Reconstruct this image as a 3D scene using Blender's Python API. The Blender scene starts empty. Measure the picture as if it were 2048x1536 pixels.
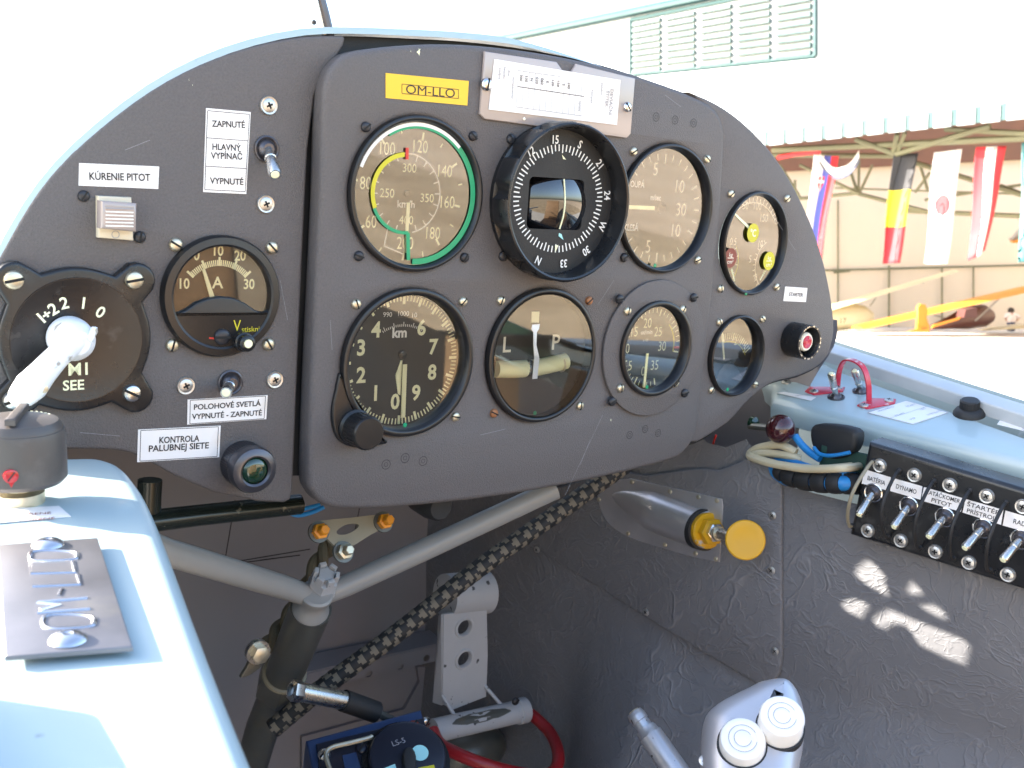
import bpy, bmesh, math, random
import numpy as np
from mathutils import Matrix, Vector

sc = bpy.context.scene
col = sc.collection
random.seed(7)
R_ = math.radians

# ------------------------------------------------------------------ frames
# Cockpit things are modelled in the frame of the instrument panel (mm: x right, y forward through
# the panel, z up the panel).  The aeroplane sits nose-up on its tail wheel: TIL takes that frame to level ground.
F_PX = 2089.6256
def rod(r):
    r = np.array(r); th = np.linalg.norm(r); k = r/th
    K = np.array([[0, -k[2], k[1]], [k[2], 0, -k[0]], [-k[1], k[0], 0]])
    return np.eye(3)+math.sin(th)*K+(1-math.cos(th))*K@K
RC = rod([1.7174011181640103, -0.5112642437407316, 0.5135883859607984])
CC = -RC.T@np.array([-48.437127858891515, -96.603403890969, 532.5349698836083])
fw = RC.T@np.array([0, 0, 1.0]); YAW = math.atan2(fw[0], fw[1]); PIT = R_(5.7)
cF = np.array([math.sin(YAW)*math.cos(PIT), math.cos(YAW)*math.cos(PIT), -math.sin(PIT)])
cR = np.array([math.cos(YAW), -math.sin(YAW), 0]); cD = np.cross(cF, cR)
RL = np.stack([cR, cD, cF]); TIL = RL.T@RC; CL = TIL@CC
TM = Matrix([list(TIL[0])+[0], list(TIL[1])+[0], list(TIL[2])+[0], [0, 0, 0, 1]])

# ------------------------------------------------------------------ camera, light, sky, exposure
cam = bpy.data.cameras.new('Camera'); co = bpy.data.objects.new('Camera', cam); col.objects.link(co)
co.matrix_world = Matrix([[cR[0], -cD[0], -cF[0], CL[0]/1000], [cR[1], -cD[1], -cF[1], CL[1]/1000],
                          [cR[2], -cD[2], -cF[2], CL[2]/1000], [0, 0, 0, 1]])
cam.sensor_width = 36; cam.lens = F_PX/2048*36; cam.clip_start = 0.02; cam.clip_end = 3000
cam.dof.use_dof = True; cam.dof.focus_distance = 0.56; cam.dof.aperture_fstop = 26
sc.camera = co
SUN_EL = R_(24); SUN_AZ = (-0.72, 0.694)          # horizontal direction towards the sun (front left)
sun_dir = Vector((SUN_AZ[0]*math.cos(SUN_EL), SUN_AZ[1]*math.cos(SUN_EL), math.sin(SUN_EL))).normalized()
sl = bpy.data.lights.new('Sun', 'SUN'); sl.energy = 5.0; sl.angle = R_(0.35); sl.color = (1, 0.93, 0.82)
so = bpy.data.objects.new('Sun', sl); col.objects.link(so)
so.rotation_mode = 'QUATERNION'; so.rotation_quaternion = sun_dir.to_track_quat('Z', 'Y')
wd = bpy.data.worlds.new('World'); sc.world = wd; wd.use_nodes = True
wn = wd.node_tree; bg = wn.nodes['Background']; sky = wn.nodes.new('ShaderNodeTexSky')
sky.sky_type = 'NISHITA'; sky.sun_disc = False; sky.sun_elevation = SUN_EL
sky.sun_rotation = math.atan2(SUN_AZ[0], SUN_AZ[1]); sky.air_density = 1.0; sky.dust_density = 3.0; sky.ozone_density = 1.0
wn.links.new(sky.outputs[0], bg.inputs[0]); bg.inputs[1].default_value = 0.135
sc.view_settings.view_transform = 'Standard'; sc.view_settings.look = 'None'
sc.view_settings.exposure = 2.6; sc.view_settings.gamma = 1
sc.cycles.max_bounces = 8; sc.cycles.transparent_max_bounces = 16
sc.cycles.sample_clamp_indirect = 6

# ------------------------------------------------------------------ pixel rays (2048 px photograph) to points on real surfaces
def ray(x, y): return RC.T@np.array([(x-1024)/F_PX, (y-768)/F_PX, 1.0])
def GP(x, y, n, d):
    r = ray(x, y); n = np.array(n, float); return CC+r*((d-n@CC)/(n@r))
def P(x, y, Y=0.0): return GP(x, y, (0, 1, 0), Y)
def PX(x, y, X): return GP(x, y, (1, 0, 0), X)
def rayL(x, y): return RL.T@np.array([(x-1024)/F_PX, (y-768)/F_PX, 1.0])
def LP(x, y, n, d):       # level frame, metres
    r = rayL(x, y); n = np.array(n, float); c = CL/1000
    return c+r*((d-n@c)/(n@r))
A = lambda *a: np.array(a, float)
def nrm(v): v = np.array(v, float); return v/np.linalg.norm(v)
U0, V0, N0 = A(1, 0, 0), A(0, 0, 1), A(0, -1, 0)
def basis(n, up=(0, 0, 1)):
    n = nrm(n); u = nrm(np.cross(up, n)); return u, np.cross(n, u), n

# ------------------------------------------------------------------ materials
MATS = {}
def newmat(name):
    m = bpy.data.materials.new(name); m.use_nodes = True; MATS[name] = m
    return m, m.node_tree, m.node_tree.nodes['Principled BSDF']
def mat(name, c, rough=0.5, metal=0.0, var=0.12, vscale=60, bump=0.0, bscale=800, spec=0.5, coat=0.0, grime=None):
    m, t, b = newmat(name)
    tc = t.nodes.new('ShaderNodeTexCoord')
    nz = t.nodes.new('ShaderNodeTexNoise'); nz.inputs['Scale'].default_value = vscale; nz.inputs['Detail'].default_value = 5
    t.links.new(tc.outputs['Object'], nz.inputs['Vector'])
    mx = t.nodes.new('ShaderNodeMix'); mx.data_type = 'RGBA'
    mx.inputs['A'].default_value = (*[max(0, v*(1-var)) for v in c], 1); mx.inputs['B'].default_value = (*[min(1, v*(1+var)) for v in c], 1)
    t.links.new(nz.outputs[0], mx.inputs['Factor'])
    out = mx.outputs['Result']
    if grime:                       # worn or dirty patches with their own shape
        gc, gs, lo, hi = grime
        n2 = t.nodes.new('ShaderNodeTexNoise'); n2.inputs['Scale'].default_value = gs; n2.inputs['Detail'].default_value = 8
        t.links.new(tc.outputs['Object'], n2.inputs['Vector'])
        rp = t.nodes.new('ShaderNodeMapRange'); rp.inputs['From Min'].default_value = lo; rp.inputs['From Max'].default_value = hi
        t.links.new(n2.outputs[0], rp.inputs['Value'])
        m2 = t.nodes.new('ShaderNodeMix'); m2.data_type = 'RGBA'; m2.inputs['B'].default_value = (*gc, 1)
        t.links.new(rp.outputs[0], m2.inputs['Factor']); t.links.new(out, m2.inputs['A']); out = m2.outputs['Result']
    t.links.new(out, b.inputs['Base Color'])
    rr = t.nodes.new('ShaderNodeMapRange'); rr.inputs['To Min'].default_value = max(0.02, rough*0.8); rr.inputs['To Max'].default_value = min(1, rough*1.2)
    t.links.new(nz.outputs[0], rr.inputs['Value']); t.links.new(rr.outputs[0], b.inputs['Roughness'])
    b.inputs['Metallic'].default_value = metal; b.inputs['Specular IOR Level'].default_value = spec
    b.inputs['Coat Weight'].default_value = coat
    if bump:
        n3 = t.nodes.new('ShaderNodeTexNoise'); n3.inputs['Scale'].default_value = bscale; n3.inputs['Detail'].default_value = 3
        t.links.new(tc.outputs['Object'], n3.inputs['Vector'])
        bp = t.nodes.new('ShaderNodeBump'); bp.inputs['Strength'].default_value = bump; bp.inputs['Distance'].default_value = 0.0005
        t.links.new(n3.outputs[0], bp.inputs['Height']); t.links.new(bp.outputs[0], b.inputs['Normal'])
    return m

mat('panel', (0.106, 0.095, 0.094), 0.55, var=0.3, vscale=900, bump=1.0, bscale=1300, spec=0.5, grime=((0.11, 0.105, 0.10), 7, 0.52, 0.95))
mat('paneldark', (0.012, 0.012, 0.013), 0.6, bump=0.4, bscale=1500)
mat('bezel', (0.012, 0.012, 0.013), 0.33, bump=0.15, bscale=900, spec=0.5)
mat('bakelite', (0.012, 0.0125, 0.014), 0.28, bump=0.12, bscale=500, grime=((0.05, 0.05, 0.05), 90, 0.6, 0.75))
mat('knobgrey', (0.075, 0.065, 0.06), 0.42, bump=0.1, grime=((0.14, 0.12, 0.11), 60, 0.5, 0.8))
mat('innerwall', (0.012, 0.014, 0.02), 0.35)
mat('dial', (0.014, 0.013, 0.012), 0.7, var=0.3)
mat('lume', (0.88, 0.89, 0.60), 0.6, var=0.05)
mat('white', (0.80, 0.80, 0.78), 0.55, var=0.03)
mat('label', (0.80, 0.78, 0.77), 0.38, var=0.03, vscale=25, grime=((0.66, 0.58, 0.50), 40, 0.6, 0.85))
mat('ink', (0.012, 0.012, 0.016), 0.5)
mat('greyink', (0.30, 0.30, 0.33), 0.6)
mat('yellow', (0.55, 0.50, 0.02), 0.5)
mat('labelyellow', (0.80, 0.50, 0.03), 0.4, var=0.06, vscale=30)
mat('green', (0.0, 0.30, 0.13), 0.35)
mat('red', (0.55, 0.03, 0.02), 0.45)
mat('rustdial', (0.20, 0.035, 0.022), 0.5)
mat('brass', (0.62, 0.56, 0.42), 0.42, 0.9, var=0.2, vscale=300)
mat('steel', (0.62, 0.61, 0.58), 0.28, 1.0, var=0.15, vscale=300)
mat('nickel', (0.70, 0.69, 0.68), 0.18, 1.0, var=0.1, vscale=200)
mat('screwgrey', (0.52, 0.51, 0.49), 0.38, 0.9, var=0.3, vscale=500)
mat('rustscrew', (0.33, 0.15, 0.07), 0.6, 0.5, var=0.4, vscale=400)
mat('darkscrew', (0.03, 0.03, 0.035), 0.38, 0.3)
mat('slot', (0.008, 0.008, 0.008), 0.8)
mat('leverwhite', (0.78, 0.80, 0.83), 0.35, grime=((0.35, 0.33, 0.3), 120, 0.66, 0.7))
mat('skyblue', (0.38, 0.48, 0.505), 0.34, var=0.06, vscale=8, coat=0.25, spec=0.5, grime=((0.20, 0.24, 0.25), 85, 0.69, 0.76))
mat('railgrey', (0.42, 0.45, 0.47), 0.4)
mat('liner_green', (0.012, 0.05, 0.035), 0.5)
mat('alu', (0.62, 0.60, 0.60), 0.36, 0.8, var=0.25, vscale=40, bump=0.12, bscale=120)
mat('embossed', (0.62, 0.62, 0.65), 0.25, 1.0)
mat('plate', (0.22, 0.215, 0.23), 0.42, 0.75, var=0.35, vscale=45, grime=((0.36, 0.33, 0.28), 30, 0.6, 0.8))
mat('greypaint', (0.30, 0.29, 0.275), 0.38, var=0.08, vscale=30, spec=0.5)
mat('palegrey', (0.42, 0.42, 0.43), 0.42, var=0.06, grime=((0.06, 0.06, 0.06), 130, 0.66, 0.69))
mat('bulkhead', (0.20, 0.19, 0.205), 0.55, var=0.12, vscale=9)
mat('darksteel', (0.13, 0.13, 0.115), 0.38, 0.5, grime=((0.16, 0.14, 0.10), 60, 0.55, 0.8))
mat('greenblack', (0.014, 0.018, 0.014), 0.25, grime=((0.12, 0.11, 0.08), 150, 0.66, 0.72))
mat('rubber', (0.016, 0.016, 0.017), 0.6)
mat('olive', (0.26, 0.23, 0.16), 0.45)
mat('orange', (0.75, 0.28, 0.01), 0.4)
mat('knobyellow', (0.66, 0.345, 0.006), 0.38, var=0.05, vscale=60, grime=((0.45, 0.45, 0.46), 55, 0.66, 0.69))
mat('maroon', (0.045, 0.008, 0.010), 0.16, coat=0.6)
mat('cablecream', (0.52, 0.45, 0.30), 0.5)
mat('cableblue', (0.015, 0.20, 0.50), 0.4)
mat('redpaint', (0.55, 0.03, 0.06), 0.3, coat=0.4, grime=((0.6, 0.35, 0.35), 200, 0.62, 0.7))
mat('hose', (0.30, 0.012, 0.016), 0.35, bump=0.3, bscale=400)
mat('navy', (0.020, 0.045, 0.12), 0.38, var=0.2)
mat('navydark', (0.012, 0.014, 0.026), 0.35)
mat('cyan', (0.35, 0.72, 0.75), 0.5)
mat('buttonwhite', (0.78, 0.78, 0.76), 0.45, var=0.04)
mat('silver', (0.50, 0.50, 0.53), 0.40, 0.6, var=0.12, vscale=25)
mat('silverpaint', (0.52, 0.53, 0.56), 0.35, 0.6, grime=((0.03, 0.03, 0.03), 190, 0.66, 0.68))
mat('gunmetal', (0.10, 0.095, 0.105), 0.3, 0.75)
mat('redlens', (0.45, 0.01, 0.015), 0.12, coat=0.5)
mat('greenlens', (0.004, 0.030, 0.015), 0.06, coat=1.0)
mat('blackglass', (0.006, 0.006, 0.008), 0.03, spec=0.8, coat=1.0)
mat('ropebrown', (0.16, 0.13, 0.08), 0.8)
mat('tancord', (0.185, 0.155, 0.115), 0.8)
mat('clearplastic', (0.36, 0.305, 0.285), 0.10, var=0.03, coat=0.6)
mat('cream', (0.66, 0.58, 0.44), 0.5, var=0.05)
mat('ivory', (0.86, 0.82, 0.68), 0.35, var=0.04)

def glassmat(name, k):
    m, t, b = newmat(name); t.nodes.remove(b)
    out = t.nodes['Material Output']; tr = t.nodes.new('ShaderNodeBsdfTransparent'); gl = t.nodes.new('ShaderNodeBsdfGlossy')
    gl.inputs['Roughness'].default_value = 0.025; tr.inputs[0].default_value = (0.95, 0.95, 0.93, 1)
    fr = t.nodes.new('ShaderNodeFresnel'); fr.inputs[0].default_value = 1.52
    mu = t.nodes.new('ShaderNodeMath'); mu.operation = 'MULTIPLY'; mu.inputs[1].default_value = k
    mx = t.nodes.new('ShaderNodeMixShader')
    t.links.new(fr.outputs[0], mu.inputs[0]); t.links.new(mu.outputs[0], mx.inputs[0])
    t.links.new(tr.outputs[0], mx.inputs[1]); t.links.new(gl.outputs[0], mx.inputs[2]); t.links.new(mx.outputs[0], out.inputs[0])
glassmat('glass', 3.8); glassmat('glassdim', 2.0)
def leathermat(name, base, crease):
    m, t, b = newmat(name)
    tc = t.nodes.new('ShaderNodeTexCoord')
    n0 = t.nodes.new('ShaderNodeTexNoise'); n0.inputs['Scale'].default_value = 9; n0.inputs['Detail'].default_value = 4
    t.links.new(tc.outputs['Object'], n0.inputs['Vector'])
    ad = t.nodes.new('ShaderNodeVectorMath'); ad.operation = 'MULTIPLY_ADD'
    ad.inputs[1].default_value = (0.11, 0.11, 0.11)
    t.links.new(n0.outputs['Color'], ad.inputs[0]); t.links.new(tc.outputs['Object'], ad.inputs[2])
    def ridge(scale, det, w, seed):
        n = t.nodes.new('ShaderNodeTexNoise'); n.inputs['Scale'].default_value = scale; n.inputs['Detail'].default_value = det; n.inputs['Distortion'].default_value = 0.8
        o = t.nodes.new('ShaderNodeVectorMath'); o.operation = 'ADD'; o.inputs[1].default_value = (seed, seed*2, -seed)
        t.links.new(ad.outputs[0], o.inputs[0]); t.links.new(o.outputs[0], n.inputs['Vector'])
        a = t.nodes.new('ShaderNodeMath'); a.operation = 'SUBTRACT'; a.inputs[1].default_value = 0.5; t.links.new(n.outputs[0], a.inputs[0])
        c = t.nodes.new('ShaderNodeMath'); c.operation = 'ABSOLUTE'; t.links.new(a.outputs[0], c.inputs[0])
        r = t.nodes.new('ShaderNodeMapRange'); r.inputs['From Max'].default_value = w; r.inputs['To Min'].default_value = 1; r.inputs['To Max'].default_value = 0; r.interpolation_type = 'SMOOTHSTEP'
        t.links.new(c.outputs[0], r.inputs['Value']); return r
    r1, r2, r3 = ridge(16, 2, 0.016, 1.3), ridge(38, 3, 0.03, 5.1), ridge(90, 2, 0.05, 9.7)
    n1 = t.nodes.new('ShaderNodeTexNoise'); n1.inputs['Scale'].default_value = 11; n1.inputs['Detail'].default_value = 7
    t.links.new(tc.outputs['Object'], n1.inputs['Vector'])
    ms = t.nodes.new('ShaderNodeMapRange'); ms.inputs['From Min'].default_value = 0.40; ms.inputs['From Max'].default_value = 0.66
    t.links.new(n1.outputs[0], ms.inputs['Value'])
    m1 = t.nodes.new('ShaderNodeMath'); m1.operation = 'MULTIPLY'; t.links.new(r1.outputs[0], m1.inputs[0]); t.links.new(ms.outputs[0], m1.inputs[1])
    ma = t.nodes.new('ShaderNodeMath'); ma.operation = 'MULTIPLY_ADD'; ma.inputs[1].default_value = 0.5; t.links.new(r2.outputs[0], ma.inputs[0]); t.links.new(m1.outputs[0], ma.inputs[2])
    m2 = t.nodes.new('ShaderNodeMath'); m2.operation = 'MULTIPLY_ADD'; m2.inputs[1].default_value = 0.25
    t.links.new(r3.outputs[0], m2.inputs[0]); t.links.new(ma.outputs[0], m2.inputs[2])
    n2 = t.nodes.new('ShaderNodeTexNoise'); n2.inputs['Scale'].default_value = 420; n2.inputs['Detail'].default_value = 3
    t.links.new(tc.outputs['Object'], n2.inputs['Vector'])
    mx = t.nodes.new('ShaderNodeMix'); mx.data_type = 'RGBA'; mx.inputs['A'].default_value = (*base, 1); mx.inputs['B'].default_value = (*crease, 1)
    mf = t.nodes.new('ShaderNodeMath'); mf.operation = 'MULTIPLY'; mf.inputs[1].default_value = 0.4; t.links.new(m2.outputs[0], mf.inputs[0])
    mg = t.nodes.new('ShaderNodeMath'); mg.operation = 'MULTIPLY_ADD'; mg.inputs[1].default_value = 0.3; mg.use_clamp = True
    t.links.new(ms.outputs[0], mg.inputs[0]); t.links.new(mf.outputs[0], mg.inputs[2])
    t.links.new(mg.outputs[0], mx.inputs['Factor']); t.links.new(mx.outputs['Result'], b.inputs['Base Color'])
    b.inputs['Roughness'].default_value = 0.52; b.inputs['Specular IOR Level'].default_value = 0.4
    hs = t.nodes.new('ShaderNodeMath'); hs.operation = 'MULTIPLY_ADD'; hs.inputs[1].default_value = 0.22
    t.links.new(n2.outputs[0], hs.inputs[0]); t.links.new(m2.outputs[0], hs.inputs[2])
    mp = t.nodes.new('ShaderNodeMapping'); mp.inputs['Rotation'].default_value = (0.6, 0.3, 0.5); mp.inputs['Scale'].default_value = (75, 26, 26)
    t.links.new(ad.outputs[0], mp.inputs['Vector'])
    n5 = t.nodes.new('ShaderNodeTexNoise'); n5.inputs['Scale'].default_value = 1.0; n5.inputs['Detail'].default_value = 4; t.links.new(mp.outputs[0], n5.inputs['Vector'])
    h5 = t.nodes.new('ShaderNodeMath'); h5.operation = 'MULTIPLY_ADD'; h5.inputs[1].default_value = 1.7; t.links.new(n5.outputs[0], h5.inputs[0]); t.links.new(hs.outputs[0], h5.inputs[2]); hs = h5
    h3 = t.nodes.new('ShaderNodeMath'); h3.operation = 'MULTIPLY_ADD'; h3.inputs[1].default_value = 2.2
    t.links.new(n0.outputs[0], h3.inputs[0]); t.links.new(hs.outputs[0], h3.inputs[2])
    bp = t.nodes.new('ShaderNodeBump'); bp.inputs['Strength'].default_value = 0.55; bp.inputs['Distance'].default_value = 0.0013
    t.links.new(h3.outputs[0], bp.inputs['Height']); t.links.new(bp.outputs[0], b.inputs['Normal'])
leathermat('leather', (0.145, 0.144, 0.152), (0.215, 0.214, 0.225))
leathermat('leatherbrown', (0.20, 0.12, 0.06), (0.34, 0.22, 0.12))
def groundmat(name, c1, c2, s, rough=0.9):
    m, t, b = newmat(name); tc = t.nodes.new('ShaderNodeTexCoord')
    n = t.nodes.new('ShaderNodeTexNoise'); n.inputs['Scale'].default_value = s; n.inputs['Detail'].default_value = 10; n.inputs['Roughness'].default_value = 0.65
    t.links.new(tc.outputs['Object'], n.inputs['Vector'])
    r = t.nodes.new('ShaderNodeValToRGB'); r.color_ramp.elements[0].position = 0.35; r.color_ramp.elements[1].position = 0.68
    r.color_ramp.elements[0].color = (*c1, 1); r.color_ramp.elements[1].color = (*c2, 1)
    t.links.new(n.outputs[0], r.inputs[0]); t.links.new(r.outputs[0], b.inputs['Base Color']); b.inputs['Roughness'].default_value = rough
groundmat('drygrass', (0.32, 0.23, 0.13), (0.54, 0.43, 0.28), 1.2)
groundmat('sand', (0.50, 0.38, 0.25), (0.66, 0.53, 0.38), 0.6)
groundmat('concrete', (0.50, 0.47, 0.42), (0.62, 0.59, 0.54), 0.8)
def wallmat():
    m, t, b = newmat('hangarwall'); tc = t.nodes.new('ShaderNodeTexCoord')
    n = t.nodes.new('ShaderNodeTexNoise'); n.inputs['Scale'].default_value = 0.5; n.inputs['Detail'].default_value = 8
    t.links.new(tc.outputs['Object'], n.inputs['Vector'])
    r = t.nodes.new('ShaderNodeValToRGB'); r.color_ramp.elements[0].color = (0.53, 0.45, 0.35, 1); r.color_ramp.elements[1].color = (0.63, 0.56, 0.45, 1)
    t.links.new(n.outputs[0], r.inputs[0]); t.links.new(r.outputs[0], b.inputs['Base Color']); b.inputs['Roughness'].default_value = 0.8
wallmat()
mat('cladding', (0.27, 0.30, 0.31), 0.5, var=0.03, vscale=2)
mat('teal', (0.04, 0.16, 0.175), 0.5, var=0.06, vscale=3)
mat('striptan', (0.30, 0.20, 0.11), 0.8, var=0.2, vscale=20)
mat('tealdark', (0.010, 0.055, 0.06), 0.6, var=0.06, vscale=3)
mat('trussgreen', (0.13, 0.13, 0.075), 0.6, var=0.15, vscale=6)
mat('roofbrown', (0.16, 0.075, 0.045), 0.8, var=0.3, vscale=1.5)
mat('flagwhite', (0.75, 0.74, 0.72), 0.8, var=0.04, vscale=3)
mat('flagred', (0.62, 0.04, 0.05), 0.8, var=0.08, vscale=3)
mat('flagblue', (0.10, 0.12, 0.45), 0.8)
mat('flagblack', (0.05, 0.05, 0.055), 0.8)
mat('flagyellow', (0.80, 0.66, 0.05), 0.8)
mat('planeyellow', (0.60, 0.22, 0.015), 0.45, var=0.06, vscale=3)
mat('planecream', (0.55, 0.48, 0.30), 0.45, var=0.06, vscale=3)
mat('planebrown', (0.07, 0.02, 0.018), 0.5, var=0.2, vscale=3)
mat('planegrey', (0.22, 0.21, 0.19), 0.5)
mat('skin', (0.45, 0.27, 0.19), 0.6)
mat('hair', (0.03, 0.02, 0.015), 0.7)
mat('denim', (0.08, 0.09, 0.14), 0.8)
mat('shirt', (0.70, 0.62, 0.58), 0.8)

# ------------------------------------------------------------------ mesh builder
_glyph = {}
def curve_mesh(loops, extrude=0, bevel=0, res=2):
    cu = bpy.data.curves.new('c', 'CURVE'); cu.dimensions = '2D'; cu.fill_mode = 'BOTH'
    for lp in loops:
        s = cu.splines.new('POLY'); s.points.add(len(lp)-1); s.use_cyclic_u = True
        for p, q in zip(s.points, lp): p.co = (q[0], q[1], 0, 1)
    cu.extrude = extrude; cu.bevel_depth = bevel; cu.bevel_resolution = res; cu.offset = -bevel
    o = bpy.data.objects.new('c', cu); me = bpy.data.meshes.new_from_object(o)
    bm = bmesh.new(); bm.from_mesh(me); bmesh.ops.remove_doubles(bm, verts=bm.verts, dist=1e-4); bm.to_mesh(me); bm.free()
    v = [tuple(x.co) for x in me.vertices]; f = [tuple(p.vertices) for p in me.polygons]
    bpy.data.meshes.remove(me); bpy.data.objects.remove(o); bpy.data.curves.remove(cu)
    return v, f
def text_mesh(s, bold=0.0):
    k = (s, bold)
    if k not in _glyph:
        cu = bpy.data.curves.new('t', 'FONT'); cu.body = s; cu.size = 1; cu.resolution_u = 3; cu.offset = bold
        o = bpy.data.objects.new('t', cu); me = bpy.data.meshes.new_from_object(o)
        v = [tuple(x.co) for x in me.vertices]; f = [tuple(p.vertices) for p in me.polygons]
        bpy.data.meshes.remove(me); bpy.data.objects.remove(o); bpy.data.curves.remove(cu)
        _glyph[k] = (v, f)
    return _glyph[k]
HCAP = max(v[1] for v in text_mesh('H')[0])

class B:
    def __init__(s): s.v = []; s.f = []; s.k = []; s.mats = []
    def mi(s, m):
        if m not in s.mats: s.mats.append(m)
        return s.mats.index(m)
    def add(s, v, f, m):
        i = s.mi(m); b = len(s.v); s.v += [tuple(map(float, p)) for p in v]; s.f += [tuple(b+j for j in q) for q in f]; s.k += [i]*len(f)
    def lathe(s, o, prof, m, u=U0, v=V0, n=N0, seg=40, close=True):
        o = A(*o); vs = []; fs = []
        for r, h in prof:
            for i in range(seg):
                a = 2*math.pi*i/seg; vs.append(o+u*r*math.cos(a)+v*r*math.sin(a)+n*h)
        for j in range(len(prof)-1):
            for i in range(seg):
                k = (i+1) % seg; fs.append((j*seg+i, j*seg+k, (j+1)*seg+k, (j+1)*seg+i))
        if close and prof[-1][0] > 0.001: fs.append(tuple((len(prof)-1)*seg+i for i in range(seg)))
        if close == 2: fs.append(tuple(i for i in reversed(range(seg))))
        s.add(vs, fs, m); return s
    def disc(s, o, r, m, u=U0, v=V0, n=N0, seg=48):
        o = A(*o); s.add([o+u*r*math.cos(2*math.pi*i/seg)+v*r*math.sin(2*math.pi*i/seg) for i in range(seg)], [tuple(range(seg))], m); return s
    def arc(s, o, r0, r1, a0, a1, m, u=U0, v=V0, n=N0, seg=40, lift=0.15):
        o = A(*o)+n*lift; vs = []; fs = []
        for i in range(seg+1):
            a = R_(a0+(a1-a0)*i/seg); d = u*math.cos(a)+v*math.sin(a); vs += [o+d*r0, o+d*r1]
        for i in range(seg): fs.append((2*i, 2*i+1, 2*i+3, 2*i+2))
        s.add(vs, fs, m); return s
    def bar(s, p, q, w, m, n=N0, lift=0.15):     # flat stroke
        p, q = A(*p)+n*lift, A(*q)+n*lift; t = nrm(np.cross(n, q-p))*w/2; s.add([p-t, p+t, q+t, q-t], [(0, 1, 2, 3)], m); return s
    def tick(s, o, ang, r0, r1, w, m, u=U0, v=V0, n=N0, lift=0.15):
        d = u*math.cos(R_(ang))+v*math.sin(R_(ang)); return s.bar(A(*o)+d*r0, A(*o)+d*r1, w, m, n, lift)
    def quad(s, pts, m): s.add(pts, [tuple(range(len(pts)))], m); return s
    def box(s, o, u, v, n, w, h, d, m, bev=0.0):     # centred in u,v ; from 0 to d along n
        w2, h2 = w/2, h/2
        return s.prism([A(*o)+u*a*w2+v*b*h2 for a, b in ((-1, -1), (1, -1), (1, 1), (-1, 1))], n, d, m, bev)
    def prism(s, poly, n, d, m, bev=0.0, steps=3, bottom=True):      # poly lies at base; top at +n*d, rounded top edge
        poly = [A(*p) for p in poly]; N = len(poly); n = nrm(n)
        area = sum(np.dot(n, np.cross(poly[i]-poly[0], poly[(i+1) % N]-poly[0])) for i in range(N))
        if area < 0: poly = poly[::-1]
        ins = []
        for i in range(N):
            e1 = nrm(poly[i]-poly[i-1]); e2 = nrm(poly[(i+1) % N]-poly[i])
            t1, t2 = np.cross(n, e1), np.cross(n, e2); b = t1+t2; L = np.dot(b, b)
            ins.append(b*2/max(L, 0.8))
        rings = [(0, 0)]
        if bev:
            for k in range(steps+1):
                a = math.pi/2*k/steps; rings.append((bev*(1-math.cos(a)), d-bev+bev*math.sin(a)))
        else: rings.append((0, d))
        vs = [poly[i]+ins[i]*a+n*h for a, h in rings for i in range(N)]; fs = []
        for j in range(len(rings)-1):
            for i in range(N):
                k = (i+1) % N; fs.append((j*N+i, j*N+k, (j+1)*N+k, (j+1)*N+i))
        fs.append(tuple((len(rings)-1)*N+i for i in range(N)))
        if bottom: fs.append(tuple(reversed(range(N))))
        s.add(vs, fs, m); return s
    def sheet(s, loops, o, u, v, n, m, thick=2.0, bev=0.0):     # flat plate with holes, centred thickness
        vs, fs = curve_mesh(loops, max(0, thick/2-bev), bev); s.add([A(*o)+u*p[0]+v*p[1]+n*p[2] for p in vs], fs, m); return s
    def tube(s, pts, r, m, seg=10, caps=True, smooth=0):
        pts = [A(*p) for p in pts]
        if smooth: pts = spline(pts, smooth)
        rs = r if hasattr(r, '__len__') else [r]*len(pts)
        if len(rs) != len(pts): rs = list(np.interp(np.linspace(0, 1, len(pts)), np.linspace(0, 1, len(rs)), rs))
        vs = []; fs = []; ref = None
        for i, p in enumerate(pts):
            t = nrm(pts[min(i+1, len(pts)-1)]-pts[max(i-1, 0)])
            if ref is None: ref = nrm(np.cross(t, A(0.3, 0.2, 0.93)))
            ref = nrm(ref-t*np.dot(ref, t)); b = np.cross(t, ref)
            for k in range(seg):
                a = 2*math.pi*k/seg; vs.append(p+rs[i]*(ref*math.cos(a)+b*math.sin(a)))
        for i in range(len(pts)-1):
            for k in range(seg):
                l = (k+1) % seg; fs.append((i*seg+k, i*seg+l, (i+1)*seg+l, (i+1)*seg+k))
        if caps: fs += [tuple(reversed(range(seg))), tuple((len(pts)-1)*seg+k for k in range(seg))]
        s.add(vs, fs, m); return s
    def ball(s, o, r, m, seg=24, rings=12, sq=(1, 1, 1)):
        vs = []; fs = []; o = A(*o)
        for j in range(rings+1):
            th = math.pi*j/rings
            for i in range(seg):
                a = 2*math.pi*i/seg; vs.append(o+r*A(sq[0]*math.sin(th)*math.cos(a), sq[1]*math.sin(th)*math.sin(a), sq[2]*math.cos(th)))
        for j in range(rings):
            for i in range(seg):
                k = (i+1) % seg; fs.append((j*seg+i, (j+1)*seg+i, (j+1)*seg+k, j*seg+k))
        s.add(vs, fs, m); return s
    def text(s, t, o, h, m, u=U0, v=V0, n=N0, w=None, rot=0, bold=0.0, lift=0.18, xs=1.0):
        vs, fs = text_mesh(t, bold)
        if not vs: return s
        x0, x1 = min(p[0] for p in vs), max(p[0] for p in vs); k = h/HCAP; kx = k*xs
        if w: kx = w/(x1-x0)
        c, si = math.cos(R_(rot)), math.sin(R_(rot)); o = A(*o)+n*lift; out = []
        for p in vs:
            a, b = (p[0]-(x0+x1)/2)*kx, (p[1]-HCAP/2)*k; out.append(o+u*(a*c-b*si)+v*(a*si+b*c))
        s.add(out, fs, m); return s
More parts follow.
